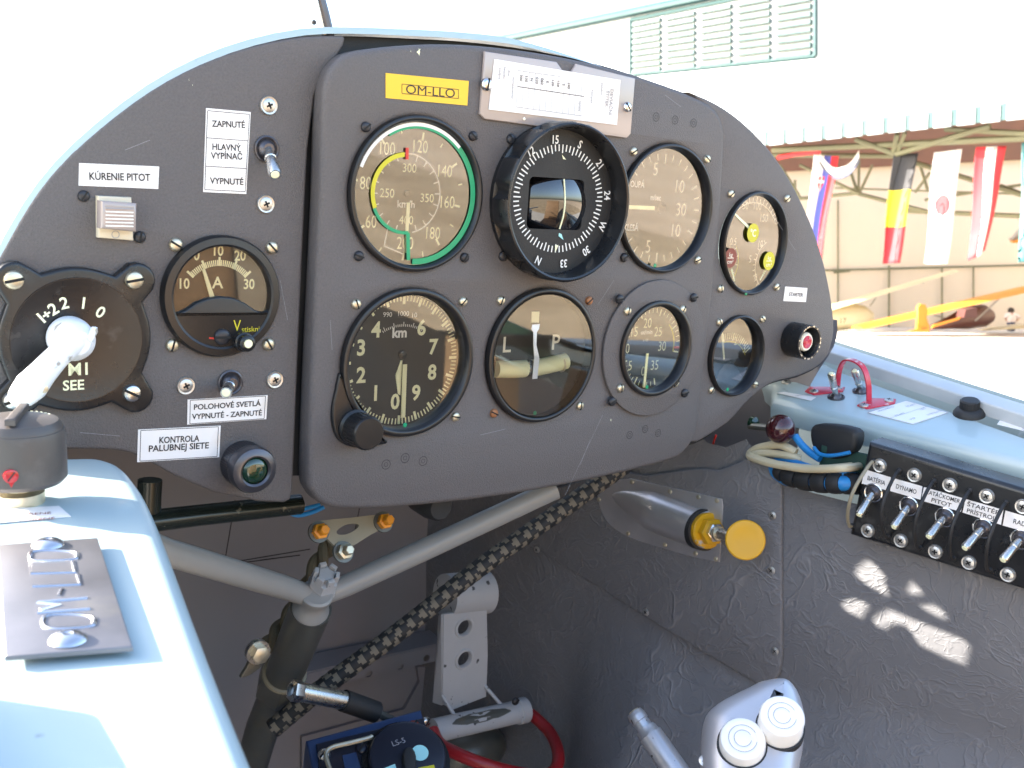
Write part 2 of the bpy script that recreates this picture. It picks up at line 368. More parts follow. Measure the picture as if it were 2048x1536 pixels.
    def build(s, name, parent=None, loc=None, label=None, cat=None, group=None, kind=None, level=False, ang=35, sc_=0.001, recalc=True):
        if parent is not None: loc = parent['_loc']; level = parent.get('_lev', False)
        if level: sc_ = 1.0
        if loc is None: loc = np.mean(np.array(s.v), 0)
        loc = np.array(loc)
        me = bpy.data.meshes.new(name)
        me.from_pydata([tuple((np.array(p)-loc)*sc_) for p in s.v], [], s.f)
        for m in s.mats: me.materials.append(MATS[m])
        me.polygons.foreach_set('material_index', s.k); me.validate(); me.update()
        if recalc and s.mats not in (['glass'], ['glassdim']):
            bm = bmesh.new(); bm.from_mesh(me); bmesh.ops.recalc_face_normals(bm, faces=bm.faces); bm.to_mesh(me); bm.free()
        me.polygons.foreach_set('use_smooth', [True]*len(me.polygons)); me.set_sharp_from_angle(angle=R_(ang))
        o = bpy.data.objects.new(name, me); col.objects.link(o)
        if parent is not None: o.parent = parent
        else: place(o, loc, level)
        tag(o, label, cat, group, kind)
        return o
LOCS = {}
def place(o, loc, level):
    t = Matrix.Translation(Vector(tuple(np.array(loc)*(1 if level else 0.001))))
    o.matrix_basis = t if level else TM @ t
    o['_loc'] = [float(x) for x in loc]; o['_lev'] = bool(level)
def tag(o, label=None, cat=None, group=None, kind=None):
    if label: o['label'] = label
    if cat: o['category'] = cat
    if group: o['group'] = group
    if kind: o['kind'] = kind
def thing(name, loc, label, cat, group=None, level=False):
    o = bpy.data.objects.new(name, None); o.empty_display_size = 0.01; col.objects.link(o); place(o, loc, level); tag(o, label, cat, group); return o
def spline(pts, k=6):
    P_ = [pts[0]]+list(pts)+[pts[-1]]; out = []
    for i in range(1, len(P_)-2):
        a, b, c, d = P_[i-1], P_[i], P_[i+1], P_[i+2]
        for j in range(k):
            t = j/k; out.append(0.5*((2*b)+(c-a)*t+(2*a-5*b+4*c-d)*t*t+(3*b-a-3*c+d)*t**3))
    out.append(P_[-2]); return out
def circ(c, r, seg=40): return [(c[0]+r*math.cos(2*math.pi*i/seg), c[1]+r*math.sin(2*math.pi*i/seg)) for i in range(seg)]
def rings(px, Y): return [tuple(P(x, y, Y)[[0, 2]]) for x, y in px]
def smo(px, k=3): return [tuple(p[:2]) for p in spline([A(*p, 0) for p in px], k)]
def smooth2(px, k=4):
    q = [A(*p, 0) for p in px]; n = len(q); out = []
    for i in range(n):
        a, b, c, d = q[i-1], q[i], q[(i+1) % n], q[(i+2) % n]
        for j in range(k):
            t = j/k; w = 0.5*((2*b)+(c-a)*t+(2*a-5*b+4*c-d)*t*t+(3*b-a-3*c+d)*t**3); out.append((w[0], w[1]))
    return out

# ------------------------------------------------------------------ fixings used as parts
def slotted(o, r, m, ang, parent, u=U0, v=V0, n=N0, h=None, name='screw'):
    b = B(); h = h or r*0.7
    b.lathe(o, [(r, 0), (r, h*0.35), (r*0.88, h*0.75), (r*0.6, h)], m, u, v, n, 18)
    d = u*math.cos(R_(ang))+v*math.sin(R_(ang)); e = np.cross(n, d)
    b.box(A(*o)+n*(h*0.55), d, e, n, r*1.86, r*0.3, h*0.5, 'slot')
    return b.build(name, parent)
def phillips(o, r, parent, ang=20, u=U0, v=V0, n=N0, name='screw', cup=True):
    b = B(); o = A(*o)
    if cup:
        b.lathe(o, [(r*1.0, 0), (r*1.0, r*0.12), (r*0.92, r*0.24), (r*0.74, r*0.2)], 'screwgrey', u, v, n, 24, close=False)
        b.lathe(o, [(r*0.76, r*0.1), (r*0.72, r*0.24), (r*0.5, r*0.33), (r*0.25, r*0.36)], 'screwgrey', u, v, n, 24)
        top, w = r*0.36, r*0.72
    else:
        b.lathe(o, [(r, 0), (r*0.95, r*0.22), (r*0.6, r*0.38), (r*0.3, r*0.4)], 'screwgrey', u, v, n, 20); top, w = r*0.4, r*1.0
    for k in (0, 90):
        d = u*math.cos(R_(ang+k))+v*math.sin(R_(ang+k)); b.box(o+n*top*0.8, d, np.cross(n, d), n, w, r*0.2, top*0.26, 'slot')
    return b.build(name, parent)

# ================================================================== OUTSIDE (level frame, metres)
GZ = CL[2]/1000-1.25
b = B(); b.quad([(-900, -900, GZ), (900, -900, GZ), (900, 900, GZ), (-900, 900, GZ)], 'drygrass')
b.build('ground', None, (0, 0, GZ), kind='structure', level=True)
b = B(); b.quad([(-60, -2.5, GZ+.004), (70, -2.5, GZ+.004), (70, 70, GZ+.004), (-60, 70, GZ+.004)], 'concrete')
b.build('apron', None, (0, 0, GZ), kind='structure', level=True)
b = B(); b.quad([(6.2, -60, GZ+.004), (40, -60, GZ+.004), (40, -2.5, GZ+.004), (7.6, -2.5, GZ+.004)], 'sand')
b.build('path', None, (0, 0, GZ), kind='structure', level=True)
hR, hF = A(math.cos(YAW), -math.sin(YAW), 0), A(math.sin(YAW), math.cos(YAW), 0); Z3 = A(0, 0, 1)
C0 = CL/1000
def cam_pt(X, d, z=0.0): return A(*(C0+hR*X+hF*d)[:2], z)
fa, fb = cam_pt(5.38, 21.4), cam_pt(8.77, 17.9)
fdir = nrm(fb-fa); fn = nrm(A(-fdir[1], fdir[0], 0));
if fn@hR > 0: fn = -fn                       # facade normal, towards the sun side
FD = fn@fa
def FP(x, y, off=0.0): return LP(x, y, fn, FD+off)
BW = 27.5; bwn = hF; BD = bwn@(C0+hF*BW)
def WP(x, y, off=0.0): return LP(x, y, bwn, BD-off)
def slab(b, pts, n, t, m): b.prism(pts, n, t, m)
hg = thing('hangar', A(*fa[:2], GZ), 'white hangar with a teal louvre, an open door bay and beige back wall', 'hangar', level=True)
b = B()
# front wall above the door bay: roof edge slopes, eave below
pl = [FP(700, 128, 0), FP(1000, 80, 0), FP(1420, -6, 0), FP(2300, -174, 0), FP(2300, 190, 0), FP(1550, 268, 0), FP(1300, 294, 0), FP(700, 357, 0)]
slab(b, pl, fn, 0.05, 'cladding'); b.build('facade', hg)
b = B(); q = [FP(690, 128, .1), FP(1000, 79, .1), FP(1420, -8, .1), FP(2300, -179, .1)]
for a, c in zip(q, q[1:]): b.tube([a, c], 0.085, 'tealdark', 6)
b.build('roof_trim', hg)
b = B(); e0, e1 = FP(1500, 295.5, .08), FP(2300, 212, .08); L = np.linalg.norm(e1-e0); ed = (e1-e0)/L; k = 0; wv = 0.42
while k*wv < L-0.1:
    a = e0+ed*(k*wv+.05); c = e0+ed*((k+1)*wv-.05); hh = 0.27
    b.prism([a, c, c+Z3*hh, a+Z3*hh], fn, 0.03, 'cladding', 0.01); k += 1
b.build('valance', hg)
b = B(); b.prism([e0+Z3*.02, e1+Z3*.02, e1+Z3*.30, e0+Z3*.30], fn, 0.012, 'tealdark'); b.build('valance_backing', hg)
lv = B(); ql = [FP(1262, 40, .06), FP(1630, -35, .06), FP(1630, 112, .06), FP(1262, 150, .06)]
for a, c in zip(ql, ql[1:]+ql[:1]): lv.tube([a, c], 0.045, 'tealdark', 5)
for i in range(9):
    t = (i+.6)/9.4
    for j in range(5):
        s0, s1 = (j+.06)/5, (j+.92)/5
        lo = lambda s_, tt: (ql[0]*(1-s_)+ql[1]*s_)*(1-tt)+(ql[3]*(1-s_)+ql[2]*s_)*tt
        lv.prism([lo(s0, t), lo(s1, t), lo(s1, t+.07), lo(s0, t+.07)], fn, 0.05, 'tealdark')
lv.build('louvre', hg)
# interior
zE = FP(1600, 285)[2]
b = B(); w0, w1 = cam_pt(1.6, BW), cam_pt(22, BW)
b.prism([A(*w0[:2], GZ), A(*w1[:2], GZ), A(*w1[:2], zE+1.5), A(*w0[:2], zE+1.5)], hF, 0.2, 'hangarwall'); b.build('back_wall', hg)
b = B(); b.prism([WP(1400, 352, .05), WP(2200, 312, .05), WP(2200, 200, .05), WP(1400, 240, .05)], -hF, .12, 'roofbrown'); b.build('roof_beam_board', hg)
b = B()
for x0, y0, x1, y1, r in ((1640, 541, 2100, 529, .025), (1676, 400, 1676, 655, .02), (1778, 531, 1778, 655, .025), (1884, 535, 1884, 655, .022), (1947, 532, 1947, 640, .02), (1668, 545, 1700, 541, .03)):
    b.tube([WP(x0, y0, .06), WP(x1, y1, .06)], r, 'trussgreen', 6)
b.build('wall_seam', hg)
f0, f1 = FP(1300, 300, -.1), FP(2500, 175, -.1)
b = B(); g0, g1 = cam_pt(1.0, BW+.2, zE+.9), cam_pt(24, BW+.2, zE+.9)
h0, h1 = f0*.72+g0*.28, f1*.55+g1*.45
for dz in (.3, .34): b.quad([f0+Z3*dz, f1+Z3*dz, h1+Z3*dz, h0+Z3*dz], 'roofbrown')
b.build('roof', hg)
b = B()
side = cam_pt(22, BW)
b.prism([A(*side[:2], GZ), A(*(f1[:2]+hR[:2]*2), GZ), A(*(f1[:2]+hR[:2]*2), zE+1.2), A(*side[:2], zE+1.2)], hR, 0.1, 'hangarwall'); b.build('side_wall', hg)
tr = B()
def tp(x, y, o): return FP(x, y, o)
for x0, y0, o0, x1, y1, o1, r in ((1545, 300, -.5, 2120, 273, -.5, .06), (1545, 310, -1.2, 1800, 312, -1.2, .05), (1710, 278, -.3, 1790, 308, -.6, .05), (1792, 308, -.6, 1980, 252, -.3, .055), (1890, 258, -.4, 2100, 270, -.4, .05), (1795, 268, -.3, 1787, 305, -.6, .05), (1810, 265, -.3, 1796, 305, -.6, .04),
        (1560, 330, -2.4, 1600, 395, -2.4, .035), (1600, 330, -2.4, 1718, 388, -2.4, .04), (1700, 340, -3, 1716, 388, -3, .035), (1745, 330, -3, 1718, 388, -3, .035), (1718, 318, -3, 1717, 388, -3, .03), (1718, 388, -3, 1860, 425, -3, .045), (1795, 315, -1, 2060, 395, -3, .05), (1850, 400, -3, 2060, 367, -3, .03), (1670, 376, -3, 2060, 389, -3, .02),
        (1815, 422, -3.2, 2060, 433, -3.2, .05), (1860, 345, -2, 1830, 385, -2, .03), (1840, 330, -2, 1855, 380, -2, .03), (2000, 372, -3, 2060, 395, -3, .05), (1590, 360, -2.4, 1590, 410, -2.4, .03), (1570, 400, -2.6, 1720, 386, -2.6, .04)):
    tr.tube([tp(x0, y0, o0), tp(x1, y1, o1)], r, 'trussgreen', 6)
tr.build('roof_truss', hg)

# flags hanging along the door beam
def flag(label, top, bot, bands, off=-0.7, vert=True, wave=1.0, seed=0, extra=None):
    (tx0, ty0, tx1, ty1), (bx0, by0, bx1, by1) = top, bot
    nu, nv = (54, 80) if extra else (18, 24); b = B(); g = {}
    for j in range(nv+1):
        t = j/nv
        for i in range(nu+1):
            s_ = i/nu; x = (tx0*(1-s_)+tx1*s_)*(1-t)+(bx0*(1-s_)+bx1*s_)*t; y = (ty0*(1-s_)+ty1*s_)*(1-t)+(by0*(1-s_)+by1*s_)*t
            d = LP(x, y, fn*0.45-hF*0.9, (fn*0.45-hF*0.9)@FP((tx0+tx1)/2, ty0, off))
            g[i, j] = d-hF*0.07*wave*math.sin(5.5*s_+seed+1.7*t)*(0.4+t)+hR*0.02*math.sin(6*t+seed)
    for j in range(nv):
        for i in range(nu):
            s_, t = (i+.5)/nu, (j+.5)/nv; m = bands[0][1]
            for lim, mm in bands:
                m = mm
                if (s_ if vert else t) < lim: break
            if extra: m = extra(s_, t) or m
            b.add([g[i, j], g[i+1, j], g[i+1, j+1], g[i, j+1]], [(0, 1, 2, 3)], m)
    o = b.build('flag', None, g[nu//2, 0], label, 'flag', 'flags hung along the hangar door beam', level=True)
    bm = bmesh.new(); bm.from_mesh(o.data); bmesh.ops.remove_doubles(bm, verts=bm.verts, dist=1e-4); bm.to_mesh(o.data); bm.free()
    md = o.modifiers.new('thick', 'SOLIDIFY'); md.thickness = 0.004
    o.data.polygons.foreach_set('use_smooth', [True]*len(o.data.polygons)); return o
def shield(s, t):
    if abs(s-.45) < .14 and .2 < t < .34 and (t < .27 or abs(s-.45) < .15*(1-(t-.27)/.09)):
        return 'flagwhite' if abs(s-.45) < .03 or abs(t-.25) < .012 else 'flagred'
flag('white, blue and red striped flag with a small red shield, nearest the panel edge', (1625, 310, 1676, 312), (1606, 520, 1640, 520), [(.45, 'flagwhite'), (.72, 'flagblue'), (1, 'flagred')], seed=1, extra=shield)
flag('flag of black, yellow and red bands beside the plain white one', (1784, 308, 1834, 306), (1765, 528, 1797, 526), [(.34, 'flagblack'), (.68, 'flagyellow'), (1, 'flagred')], vert=False, seed=2)
flag('white flag with a single red disc in the hangar doorway', (1868, 305, 1923, 298), (1852, 527, 1897, 528), [(1, 'flagwhite')], seed=3, extra=lambda s, t: 'flagred' if ((s-.5)*.6)**2+((t-.48)*1.6)**2 < .022 else None)
flag('red flag with a white centre stripe, right of the red disc flag', (1955, 294, 2015, 292), (1938, 522, 1976, 500), [(.36, 'flagred'), (.64, 'flagwhite'), (1, 'flagred')], seed=4)
flag('mostly white flag with a teal edge, cut by the right border', (2047, 285, 2110, 280), (2036, 525, 2095, 520), [(.2, 'teal'), (1, 'flagwhite')], seed=5)
b = B(); pts = [FP(*p, -.6) for p in ((1640, 312), (1650, 326), (1668, 341), (1690, 338), (1706, 325), (1718, 306))]
pts = spline(pts, 5)
for i in range(len(pts)-1):
    w = Z3*.10; b.add([pts[i]-w, pts[i+1]-w, pts[i+1]+w*.6, pts[i]+w*.6], [(0, 1, 2, 3)], 'flagwhite')
    b.add([pts[i]-w*1.7-hF*.05, pts[i+1]-w*1.7-hF*.05, pts[i+1]-w, pts[i]-w], [(0, 1, 2, 3)], 'denim')
o = b.build('bunting', None, pts[0], 'looped white strip of bunting beside the shield flag', 'bunting', level=True)
o.modifiers.new('thick', 'SOLIDIFY').thickness = .004
b = B(); b.tube([FP(1556, 315, -.62), FP(1590, 308, -.62), FP(1640, 303, -.62)], .05, 'flagred', 6); b.build('banner', None, None, 'rolled red banner on the hangar beam by the panel edge', 'banner', level=True)

# aircraft parked inside, in front of the back wall
def AP(x, y, o=2.0): return WP(x, y, o)
def wing(b, p, q, c0, c1, t, m):      # tapered wing with depth
    ch = -hF; v = []
    for pt, c in ((p, c0), (q, c1)):
        for a, z in ((0, 0), (.3, t), (.7, t*.8), (1, 0), (.6, -t*.4), (.2, -t*.5)): v.append(pt+ch*c*(a-.5)+Z3*z)
    b.add(v, [(i, (i+1) % 6, 6+(i+1) % 6, 6+i) for i in range(6)]+[tuple(range(6)), tuple(range(11, 5, -1))], m)
gl = thing('parked_glider', A(*AP(1700, 650)[:2], GZ), 'cream glider with one long wing raised, parked at the left of the hangar', 'glider', level=True)
b = B(); b.tube([AP(1600, 640), AP(1670, 634), AP(1700, 632), AP(1725, 634), AP(1742, 638), AP(1746, 641)], [.28, .33, .33, .28, .16, .04], 'planecream', 14); b.build('fuselage', gl)
b = B(); wing(b, AP(1640, 622), AP(1910, 543), 1.1, .5, .055, 'planecream'); b.build('wing', gl)
b = B(); b.ball(AP(1724, 618, 1.9), .1, 'glass', 12, 8, (1.3, 1, .7)); b.build('canopy', gl)
b = B(); b.tube([AP(1740, 612), AP(1752, 596)], .012, 'trussgreen', 5); b.build('strut', gl)
b = B(); b.tube([AP(1845, 566), AP(1849, 558)], .03, 'planegrey', 5); b.build('aileron_mount', gl)
b = B(); b.text('17', AP(1682, 641, 2.36), .12, 'ink', hR, Z3, -hF); b.build('marking', gl)
yp = thing('parked_aeroplane', A(*AP(1850, 655, 5)[:2], GZ), 'yellow light aeroplane with a long wing and upright tail fin in the hangar', 'aeroplane', level=True)
b = B(); wing(b, AP(1715, 657, 4), AP(2080, 573, 4), .9, 1.2, .07, 'planeyellow'); b.build('wing', yp)
b = B(); fp = [AP(*p, 5) for p in ((1830, 663), (1858, 664), (1856, 650), (1851, 636), (1854, 622), (1849, 609), (1838, 607), (1832, 614), (1832, 640))]
b.prism(fp, -hF, .08, 'planeyellow', .02); b.text('OM', AP(1842, 656, 5.1), .05, 'ink', hR, Z3, -hF); b.build('tail_fin', yp)
b = B(); b.prism([AP(1812, 663, 5.1), AP(1856, 664.5, 5.1), AP(1856, 657, 5.1), AP(1838, 656, 5.1)], -hF, .06, 'planeyellow'); b.prism([AP(1861, 656, 5.1), AP(1866, 649, 5.1), AP(1919, 634, 5.1), AP(1916, 639, 5.1)], -hF, .06, 'planeyellow'); b.build('tailplane', yp)
b = B(); b.tube([AP(1862, 655, 4.6), AP(1900, 645, 4.2), AP(1935, 636, 3.8), AP(1962, 632, 3.4), AP(1975, 633, 3.1)], [.05, .14, .26, .27, .18], 'planebrown', 14); b.prism([AP(1912, 634, 4.6), AP(1938, 634, 4.6), AP(1938, 614, 4.6), AP(1916, 618, 4.6)], -hF, .4, 'planebrown'); b.build('fuselage', yp)
b = B(); b.tube([AP(1950, 642, 4.4), AP(2000, 596, 4.4)], .018, 'planegrey', 6); b.build('strut', yp)
b = B(); b.tube([AP(1868, 630, 4.2), AP(1892, 637, 4.2)], .015, 'planegrey', 6); b.build('strut', yp)
sp = B(); sp.prism([AP(1950, 659, 3), AP(2100, 652, 3), AP(2100, 643, 3), AP(2045, 646, 3)], -hF, .5, 'planecream'); sp.build('stored_wing', None, None, 'cream detached wing lying on the hangar floor behind the person', 'wing', level=True)
hw = thing('hanging_aeroplane', AP(2040, 440, 3), 'grey and yellow tail hanging high at the right of the hangar', 'aeroplane', level=True)
b = B(); b.prism([AP(*p, 3) for p in ((2050, 438), (2044, 448), (2028, 468), (2017, 478), (2019, 482), (2045, 476), (2060, 470), (2060, 438))], -hF, .2, 'planegrey'); b.build('tail_fin', hw)
b = B(); b.prism([AP(*p, 3.1) for p in ((2019, 482), (2024, 486), (2050, 486), (2066, 482), (2066, 469), (2046, 475))], -hF, .2, 'planeyellow'); b.build('rudder', hw)
# the person working on the far side of the wing
pp = cam_pt(0, 0); po = AP(2024, 636, 2.2); px_m = (BW-2.2)/F_PX*1.0
pr = thing('person', A(*po[:2], GZ), 'person in a pale shirt, hands on hips, standing at the right of the hangar', 'person', level=True)
def pw(x, y, z=0): return AP(x, y, 2.2+z)
bm_ = bpy.data.meshes.new('body'); ob = bpy.data.objects.new('body', bm_); col.objects.link(ob); ob.parent = pr
pj = [pw(2022, 645), pw(2022, 637), pw(2022, 630), pw(2022, 627), pw(2022, 622.5), pw(2014, 631), pw(2011, 638), pw(2017, 643), pw(2030, 631), pw(2039, 636), pw(2031, 642), pw(2019, 652), pw(2019, 662), pw(2026, 652), pw(2026, 662)]
pe = [(0, 1), (1, 2), (2, 3), (3, 4), (2, 5), (5, 6), (6, 7), (2, 8), (8, 9), (9, 10), (0, 11), (11, 12), (0, 13), (13, 14)]
rd = [.085, .09, .1, .035, .062, .045, .035, .028, .045, .035, .028, .06, .04, .06, .04]
bm_.from_pydata([tuple(p-A(*pr['_loc'])) for p in pj], pe, [])
sk = ob.modifiers.new('skin', 'SKIN'); ob.modifiers.new('sub', 'SUBSURF').levels = 1; ob.modifiers['sub'].render_levels = 1
for i, v in enumerate(bm_.skin_vertices[0].data): v.radius = (rd[i], rd[i]); v.use_root = i == 0
bm_.materials.append(MATS['skin'])
b = B(); b.tube([pw(2022, 644), pw(2022, 636), pw(2022, 629.5)], [.1, .115, .09], 'shirt', 10)
for q in ((pw(2020, 630), pw(2014, 631), pw(2012, 636)), (pw(2024, 630), pw(2030, 631), pw(2037, 634.5))): b.tube(q, [.07, .06, .055], 'shirt', 8)
b.build('shirt', pr)
b = B(); b.ball(pw(2022, 620.8, -.02), .078, 'hair', 12, 8, (1, 1, 1)); b.build('hair', pr)
b = B(); b.tube([pw(2022, 644), pw(2020, 650), pw(2019, 662)], [.1, .075, .05], 'denim', 8); b.tube([pw(2022, 644), pw(2025, 650), pw(2026, 662)], [.1, .075, .05], 'denim', 8); b.build('trousers', pr)

# ================================================================== COCKPIT: instrument panel
YB, YL, YR = 16.0, 9.0, 1.5           # back plate, left plate, right plate faces (the centre plate face is y = 0)
panel = thing('instrument_panel', (88, 10, -160), 'dark grey wrinkle-painted instrument panel with a raised centre plate', 'instrument panel')
G = {}    # gauge holes on each plate: (cx, cz, r)
ASI, ALT, TB, VSI, RPM, CMP = (0, 0), (-.6, -87.1), (88.2, -87.4), (176.8, -.8), (176.8, -86.9), (88.2, 0)
MAGC = P(150, 676, YL); AMC = P(441, 592, YL)
TRI = P(1508, 487, YR); DEG = P(1472, 711, YR); BTN = P(1583, 678, YR)
arc_px = [(-70, 640), (-35, 580), (0, 515), (60, 410), (120, 332), (200, 257), (300, 182), (400, 128), (500, 93), (600, 73), (690, 70), (800, 74), (900, 79), (1000, 89), (1100, 105), (1200, 127), (1300, 156), (1390, 188),
          (1432, 206), (1485, 243), (1542, 302), (1592, 380), (1632, 470), (1656, 558), (1669, 640), (1664, 692), (1645, 728), (1600, 752), (1545, 766), (1500, 798), (1455, 846), (1395, 885), (1300, 905), (1150, 935), (900, 975), (700, 995)]
left_px = [(690, 70), (688, 84), (664, 130), (630, 190), (616, 300), (607, 480), (595, 760), (586, 985), (580, 1000), (568, 1006), (520, 1004), (430, 986), (350, 952), (296, 922), (262, 906), (225, 900), (150, 899), (-110, 903), (-110, 720), (-70, 640)]
arc = rings(arc_px, YL)
def plate(name, poly, Y, th, holes, bev, m='panel'):
    loops = [poly]+[circ(h, h[2], 56) for h in holes]; b = B()
    b.sheet(loops, (0, Y+th/2, 0), U0, V0, N0, m, th, bev); return b.build(name, panel)
ph = lambda c, r: (float(c[0]), float(c[-1]), r)
back = rings(smo([(x+max(0, (700-x)*.03), y+(9 if y > 80 and x < 700 else 2)) if x < 1300 else (x-6, y+3) for x, y in arc_px]), YB)
bl = rings([(640, 950), (520, 955), (430, 935), (350, 900), (262, 862), (-110, 860), (-110, 720)], YB)
plate('back_plate', back[:]+bl, YB, 3, [ph(P(1508, 487, YB), 39), ph(P(1472, 711, YB), 30), ph(ALT, 40), ph(ASI, 40), ph(TB, 40), ph(VSI, 40), ph(RPM, 33), ph(AMC, 27)], 0.8, 'paneldark')  # near-black colour stands in for shade in the gap beside the centre plate
top_l = rings(smo([(-110, 720)]+arc_px[:10]+[(686, 71)])+[(691, 76), (688, 90)], YL)
plate('left_plate', top_l+rings(left_px[2:-2], YL), YL, 6, [ph(AMC, 26)], 1.6)
rp_px = [(1380, 184), (1432, 207), (1485, 244), (1542, 303), (1592, 381), (1632, 471), (1656, 559), (1668, 640), (1663, 690), (1644, 727), (1600, 751), (1545, 766), (1500, 798), (1455, 846), (1395, 884)]
plate('right_plate', rings(smo(rp_px)+[(1372, 884), (1396, 700), (1416, 480), (1430, 300), (1420, 225)], YR), YR, 12, [ph(TRI, 33), ph(DEG, 26.5)], 1.5)
cp_px = [(617, 940), (626, 700), (641, 400), (646, 215), (653, 158), (672, 124), (706, 103), (800, 91), (900, 88), (1000, 95), (1100, 109), (1200, 130), (1300, 159), (1390, 193), (1428, 214), (1446, 244), (1450, 290),
         (1440, 450), (1420, 650), (1399, 830), (1391, 872), (1374, 900), (1340, 922), (1200, 957), (1000, 994), (800, 1016), (700, 1020), (650, 1012), (624, 985)]
cen = rings(smooth2(cp_px, 3), 0)
plate('centre_plate', cen, 0, 14, [ph(ASI, 38.2), ph(ALT, 38.2), ph(TB, 38.2), ph(VSI, 38.2), ph(CMP, 38), ph(RPM, 30)], 3.2)
# stamped triple rings
b = B()
for x, y, r in ((772, 929, 2.7), (810, 916, 2.7), (846, 922, 2.7), (1259, 870, 2.5), (1290, 858, 2.5), (1316, 866, 2.5), (1312, 234, 2.6), (1350, 240, 2.6), (1387, 246, 2.6)):
    b.arc(P(x, y), r-.3, r, 0, 360, 'paneldark', lift=.1, seg=24); b.arc(P(x, y), 1.0, 1.2, 0, 360, 'paneldark', lift=.1, seg=16)
b.build('stamped_ring', panel)
b = B()     # chips in the paint
rc = random.Random(3)
for x, y, s_ in ((838, 104, 1.3), (822, 102, .4), (640, 190, .4), (1222, 840, .5), (378, 160, .6), (385, 170, .35), (990, 600, .2)):
    b.quad([P(x+rc.uniform(-3, 3)*s_*k[0], y+6*s_*k[1], -.14 if x > 640 else YL-.14) for k in ((-1, 0), (0, -1), (1, .2), (.2, 1))], 'lume')
b.quad([P(x, y, -.14) for x, y in ((833, 104), (842, 97), (837, 104), (840, 111))], 'lume')
for (x0, y0), (x1, y1), Yk in (((1228, 560), (1195, 610), 0), ((1205, 830), (1130, 990), 0), ((1180, 880), (1160, 930), 0), ((660, 640), (664, 700), 0), ((960, 870), (1010, 858), 0), ((1330, 190), (1362, 214), 0), ((250, 300), (300, 280), YL), ((560, 560), (575, 640), YL), ((160, 865), (240, 872), YL), ((1540, 420), (1590, 500), YR)): b.bar(P(x0, y0, Yk), P(x1, y1, Yk), .16, 'greyink', lift=.12)
b.build('paint_chip', panel)
# cowling skin round the panel (pale blue aircraft skin) running forward to the nose
cw = thing('cowling', (60, 60, 80), 'pale blue cowling skin curving over the top of the instrument panel', 'cowling')
b = B(); ring0 = rings(smo(arc_px[:26], 2), YB)
cx, cz = 80, -120; fs = []; vs = []
cs_ = [(1.0, YL+.6, .2), (1.0, YL+.7, 1.0), (1.0, YL+2.6, 3.6), (1.0, YB+12, 5.0), (.985, 60, 5), (.95, 160, 6)]
for k in range(1, 25): t = k/24; cs_.append((.95-.25*t, 160+360*t, 6-6*t))
cs_ += [(.45, 700, 0), (.1, 800, 0)]
for sc_k, y, ex in cs_:
    for (x, z) in ring0:
        d = nrm(A(x-cx, z-cz)); rt_ = min(1, max(0, (x-60)/90)); ex_ = ex*(1-rt_)-2.5*rt_*(ex > 0); vs.append((cx+(x-cx)*sc_k+d[0]*ex_, y+(6.5*rt_ if y < YB+13 else 0), cz+(z-cz)*sc_k+d[1]*ex_))
n_ = len(ring0)
# added unseen plate, left of the nose: cut-outs shape the wall's sun patches
SUNP = TIL.T@np.array(sun_dir); WN_ = nrm((1, .22, 0)); hc = A(-137, 346, -22)
ji = min(range(len(vs)), key=lambda q: np.linalg.norm(A(*vs[q])-hc)); hn_ = nrm(np.cross(A(*vs[ji+1])-A(*vs[ji-1]), A(*vs[ji+n_])-A(*vs[ji-n_]))); hn_ = hn_ if hn_@SUNP > 0 else -hn_
hc = A(*vs[ji])-hn_*9; hu, hv, _q = basis(hn_)
def pj_(w): q = w+SUNP*((hn_@(hc-w))/(hn_@SUNP)); return (float((q-hc)@hu), float((q-hc)@hv))
cutpx = [[(1300, 133), (1340, 165), (1385, 215), (1380, 240), (1400, 280), (1408, 308), (1380, 300), (1290, 248), (1240, 210), (1250, 170), (1280, 145)], [(1518, 236), (1574, 295), (1560, 305), (1493, 300)],
         [(1180, 358), (1195, 338), (1245, 325), (1316, 350), (1280, 415), (1215, 385)], [(1560, 363), (1640, 360), (1682, 388), (1696, 426), (1650, 414)],
         [(1343, 420), (1365, 403), (1412, 378), (1450, 390), (1560, 438), (1790, 530), (1812, 550), (1787, 642), (1700, 612), (1565, 547), (1545, 512), (1515, 472), (1480, 447), (1440, 444), (1415, 452), (1395, 469), (1343, 447)]]
cuts_ = []
for lp_ in cutpx:
    o2 = []
    for x, y in lp_:
        w = GP(1180+x/2.359, 1060+y/2.359, WN_, WN_@A(300, 0, 0)-1); o2.append(pj_(w))
    cuts_.append(o2)
c2 = np.array([p for l in cuts_ for p in l]); lo_, hi_ = c2.min(0)-6, c2.max(0)+6
def in_cutouts(f, m):
    q = np.array([pj_(A(*vs[i])) for i in f]); d_ = np.mean([(A(*vs[i])-hc)@hn_ for i in f])
    return abs(d_) < 120 and (q.max(0) > lo_-m).all() and (q.min(0) < hi_+m).all()
for j in range(len(cs_)-1):
    for i in range(n_-1):
        f = (j*n_+i, j*n_+i+1, (j+1)*n_+i+1, (j+1)*n_+i)
        if cs_[j][1] < 150 or not (in_cutouts(f, 0) or (175 < vs[f[0]][0] < 280 and 150 < vs[f[0]][1] < 500)): fs.append(f)      # added unseen opening on the right lets daylight into the footwell
hb_ = B(); m2 = 26; hb_.sheet([[(lo_[0]-m2, lo_[1]-m2), (hi_[0]+m2, lo_[1]-m2), (hi_[0]+m2, hi_[1]+m2), (lo_[0]-m2, hi_[1]+m2)]]+cuts_, hc, hu, hv, hn_, 'skyblue', 1.2); hb_.build('sun_cutout_plate', cw)
b.add(vs, fs, 'skyblue'); b.build('skin', cw)
